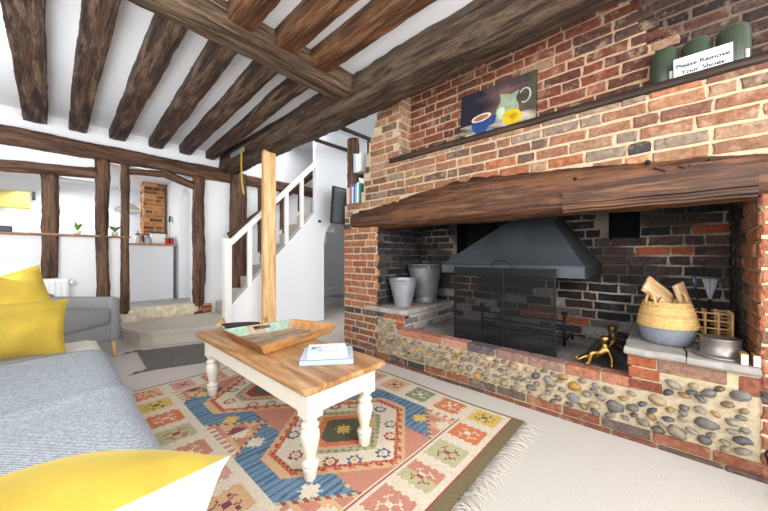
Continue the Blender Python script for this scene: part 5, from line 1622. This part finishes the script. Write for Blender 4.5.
mint = lambda t, s: lin('#9fb8a4') if (t < 0.28 or 0.55 < t < 0.9) else lin('#b09a86')
tray_panel('tray_side', (0, 0), (1, 0), M['trayold'], True, lambda t, s: lin('#c8945a'))
tray_panel('tray_side', (1, 0), (1, 1), M['trayold'], False, lambda t, s: lin('#b88656'))
tray_panel('tray_side', (0, 1), (1, 1), M['trayold'], True, mint)
tray_panel('tray_side', (0, 0), (0, 1), M['trayold'], False, lambda t, s: lin('#96633a'))
mb = MB(); n = 22
for i in range(n):
    for j in range(n):
        u0, u1, v0, v1 = i / n, (i + 1) / n, j / n, (j + 1) / n
        pl = int(v0 * 5)
        c = mixc(lin('#8d6f58'), lin('#b7a390'), min(1, max(0, 0.5 + 0.25 * math.sin(pl * 2.1) + 0.7 * nz((u0 * 3, v0 * 12, 1)))))
        mb.add([tr(u0, v0, 0.010, -0.01), tr(u1, v0, 0.010, -0.01), tr(u1, v1, 0.010, -0.01), tr(u0, v1, 0.010, -0.01)], [(0, 1, 2, 3)], c)
mb.add([tr(0, 0, 0.001, -0.01), tr(1, 0, 0.001, -0.01), tr(1, 1, 0.001, -0.01), tr(0, 1, 0.001, -0.01)], [(0, 1, 2, 3)], lin('#8d6f58'))
mb.build('tray_floor', M['trayold'], ty)
# second tray with cane loop handles behind
t2 = thing('cane_handled_tray', 'dark oval tray with looped cane handles at the far end of the coffee table', 'tray', (1.12, 2.68, TZ))
mb = MB()
mb.lathe([(0.0, 0.002), (0.14, 0.002), (0.165, 0.03), (0.17, 0.032), (0.166, 0.025), (0.14, 0.008), (0, 0.008)], (0, 0, 0), 40, sx=1.0, sy=0.42)
Rm = Matrix.Rotation(-0.70, 4, 'Z'); 
mb.v = [tuple(Matrix.Translation((1.12, 2.675, TZ)) @ Rm @ Vector(p)) for p in mb.v]
mb.build('tray_body', plain('dark_woven_tray', '#2c2b2c', 0.7, bump=0.4, scale=60), t2)
for s in (-1, 1):
    mb = MB()
    for q in (0, 1):
        pts = [Vector((s * (0.165 + 0.02 * q + 0.004 * math.sin(a * 2)), 0.055 * math.cos(a), 0.025 + (0.055 - 0.012 * q) * math.sin(a))) for a in np.linspace(0, math.pi, 16)]
        mb.tube([Matrix.Translation((1.12, 2.675, TZ)) @ Rm @ p for p in pts], 0.007, 8)
    mb.build('loop_handle', M['cane'], t2)
# books on the table
for k, (label, c, sz, z, cov, spin) in enumerate([
    ('wide pale blue hardback lying under the smaller book on the coffee table', (1.135, 1.50), (0.30, 0.25, 0.030), TZ, '#c3d2df', '#a9c0d3'),
    ('smaller white and blue book on top of the pale blue hardback', (1.125, 1.49), (0.225, 0.165, 0.035), TZ + 0.0302, '#e9edf1', '#f0f1f2')]):
    b = thing('book', label, 'book', (c[0], c[1], z), math.radians(-40 if k == 0 else -36), 'books on the coffee table')
    w, d, h = sz
    mb = MB()
    mb.box((0, 0, 0.002), (w, d, 0.004), lin(cov)); mb.box((0, 0, h - 0.002), (w, d, 0.004), lin(cov)); mb.box((0, -d / 2 + 0.002, h / 2), (w, 0.004, h), lin(spin))
    rr = random.Random(k + 3)
    for q in range(9):
        x_, y_ = rr.uniform(-w * .38, w * .38), rr.uniform(-d * .38, d * .38)
        mb.box((x_, y_, h + 0.0002), (rr.uniform(.01, .05), rr.uniform(.01, .03), 0.0008), lin(rr.choice(['#6f93b8', '#8ca3bd', '#cfd9e3', '#54718f'])))
    mb.build('cover', M['vplain'], b)
    mb = MB(); mb.box((0, 0.004, h / 2), (w - 0.008, d - 0.010, h - 0.009)); mb.build('pages', M['paper'], b)

# ============================================================ SEATING
# grey armchair turned 45 degrees
ac = thing('armchair', 'grey tweed armchair with beech legs in the far left corner', 'armchair', (-0.065, 4.43, 0.0), -YAW, None, True)
# local x = towards the far arm (away from the camera), local y = ... built so that -y is the front
Rz = lambda x, y: (x, y)
# after rotation by -YAW local x points to (cosYAW,-sinYAW); the front of the chair is local +x
def abox(name, lo, hi, mat, bev):
    mb = MB(); mb.box([(a + b) / 2 for a, b in zip(lo, hi)], [b - a for a, b in zip(lo, hi)], bev=bev, smooth=True); mb.build(name, mat, ac)
abox('seat_base', (-0.40, -0.36, 0.19), (0.385, 0.36, 0.38), M['grey_cloth'], 0.03)
abox('seat_cushion', (-0.30, -0.33, 0.36), (0.405, 0.335, 0.545), M['grey_cloth'], 0.055)
abox('arm', (-0.42, 0.33, 0.17), (0.40, 0.45, 0.65), M['grey_cloth'], 0.045)
abox('arm', (-0.42, -0.45, 0.17), (0.40, -0.33, 0.65), M['grey_cloth'], 0.045)
abox('backrest', (-0.48, -0.44, 0.17), (-0.30, 0.44, 0.69), M['grey_cloth'], 0.06)
for (x, y) in ((0.35, 0.39), (0.35, -0.39), (-0.40, 0.39), (-0.40, -0.39)):
    mb = MB(); mb.tube([(x + 0.03 * (1 if x > 0 else -1), y, 0.0), (x, y, 0.20)], [0.014, 0.026], 12); mb.build('leg', M['beech'], ac)

# pale sofa in the foreground
sf = thing('sofa', 'pale cream sofa along the left with yellow cushions at both ends', 'sofa', (-0.25, 1.7, 0.0))
def sbox(name, lo, hi, mat, bev):
    mb = MB(); mb.box([(a + b) / 2 for a, b in zip(lo, hi)], [b - a for a, b in zip(lo, hi)], bev=bev, smooth=True); return mb.build(name, mat, sf)
sbox('base', (-0.75, 0.30, 0.08), (0.21, 3.55, 0.30), M['cream_cloth'], 0.04)
sbox('seat_cushion', (-0.60, 0.50, 0.27), (0.26, 3.36, 0.445), M['cream_cloth'], 0.07)
sbox('arm', (-0.75, 3.34, 0.08), (-0.04, 3.56, 0.60), M['cream_cloth'], 0.06)
sbox('arm', (-0.75, 0.28, 0.08), (0.20, 0.50, 0.58), M['cream_cloth'], 0.06)
sbox('backrest', (-0.95, 0.28, 0.08), (-0.60, 3.56, 0.80), M['cream_cloth'], 0.07)
for (x, y) in ((0.1, 0.4), (0.1, 3.45), (-0.85, 0.4), (-0.85, 3.45)):
    mb = MB(); mb.tube([(x, y, 0), (x, y, 0.1)], [0.02, 0.026], 10); mb.build('leg', M['beech'], sf)
# throw over the seat and down the front
mb = MB()
path = [(-0.62, 0.452), (-0.4, 0.452), (-0.2, 0.454), (0.0, 0.455), (0.12, 0.456), (0.19, 0.452), (0.235, 0.437), (0.262, 0.412), (0.274, 0.375), (0.276, 0.32), (0.276, 0.24), (0.272, 0.17), (0.27, 0.12)]
nyt = 60
ya, yb = 0.62, 2.86
vs = []
for i in range(nyt + 1):
    y = ya + (yb - ya) * i / nyt
    for k, (x, z) in enumerate(path):
        yy = y + 0.05 * (k / 12) * math.sin(x * 3)
        rip = 0.006 * nz((x * 3, y * 4, 2)) + 0.012 * math.exp(-((y - 1.92 - 0.12 * x) / 0.05) ** 2)
        vs.append((x + (rip if k > 6 else 0), yy, z + (rip if k <= 7 else 0) + 0.004))
w_ = len(path)
n_ = len(vs)
fs = [(i * w_ + k, (i + 1) * w_ + k, (i + 1) * w_ + k + 1, i * w_ + k + 1) for i in range(nyt) for k in range(w_ - 1)]
mb.add(vs, fs, smooth=True)
o = mb.build('throw_blanket', M['throw'], None)
so = o.modifiers.new('thickness', 'SOLIDIFY'); so.thickness = 0.006; so.offset = 1
tag(o, 'blue-grey woven throw spread over the seat of the pale sofa', 'throw blanket')


def pillow(label, name, c, wax, hax, w, h, t, front, back, group, corner=0.07, piping=None):
    """cushion with its width along wax, height along hax; front faces wax x hax"""
    th = thing(name, label, 'cushion', c, 0, group)
    X = Vector(wax).normalized(); Z = Vector(hax); Z = (Z - X * Z.dot(X)).normalized(); N = X.cross(Z)
    n = 26
    for sgn, mat, nm in ((1, front, 'front_cover'), (-1, back, 'back_cover')):
        mb = MB(); vs = []
        for i in range(n + 1):
            for j in range(n + 1):
                u = -1 + 2 * i / n; v = -1 + 2 * j / n
                pin = 1 - corner * (1 - v * v) * abs(u) ** 3
                pin2 = 1 - corner * (1 - u * u) * abs(v) ** 3
                e = max(0.0, (1 - u ** 2)) ** 0.55 * max(0.0, (1 - v ** 2)) ** 0.55
                d = t / 2 * e + 0.012 * noise.noise(Vector((u * 2 + c[1] * 9, v * 2, sgn))) * e
                p = Vector(c) + X * (u * w / 2 * pin) + Z * (v * h / 2 * pin2) + N * (sgn * d)
                vs.append(p)
        mb.add(vs, [(i * (n + 1) + j, (i + 1) * (n + 1) + j, (i + 1) * (n + 1) + j + 1, i * (n + 1) + j + 1) for i in range(n) for j in range(n)], smooth=True)
        mb.build(nm, mat, th)
    return th
GC = 'cushions on the pale sofa'
pillow('yellow velvet cushion with a white back at the near end of the sofa', 'cushion', (-0.05, 0.675, 0.615), (1, -0.02, 0.0), (0, -0.62, 0.66), 0.50, 0.44, 0.31, M['white_cloth'], M['yellow'], GC)
pillow('front yellow velvet cushion at the far end of the sofa, white edged', 'cushion', (-0.17, 3.00, 0.635), (1, -0.06, -0.02), (0, 0.42, 1), 0.50, 0.37, 0.16, M['yellow'], M['white_cloth'], GC)
pillow('yellow velvet cushion tilted behind the front one at the far end of the sofa', 'cushion', (-0.235, 3.17, 0.755), (0.95, -0.05, 0.31), (-0.36, 0.3, 0.93), 0.52, 0.44, 0.16, M['yellow'], M['yellow'], GC)
pillow('cream cushion at the back behind the yellow cushions at the far end of the sofa', 'cushion', (-0.36, 3.30, 0.80), (1, -0.08, 0.05), (0, 0.25, 1), 0.55, 0.52, 0.16, M['cream_cloth'], M['cream_cloth'], GC)
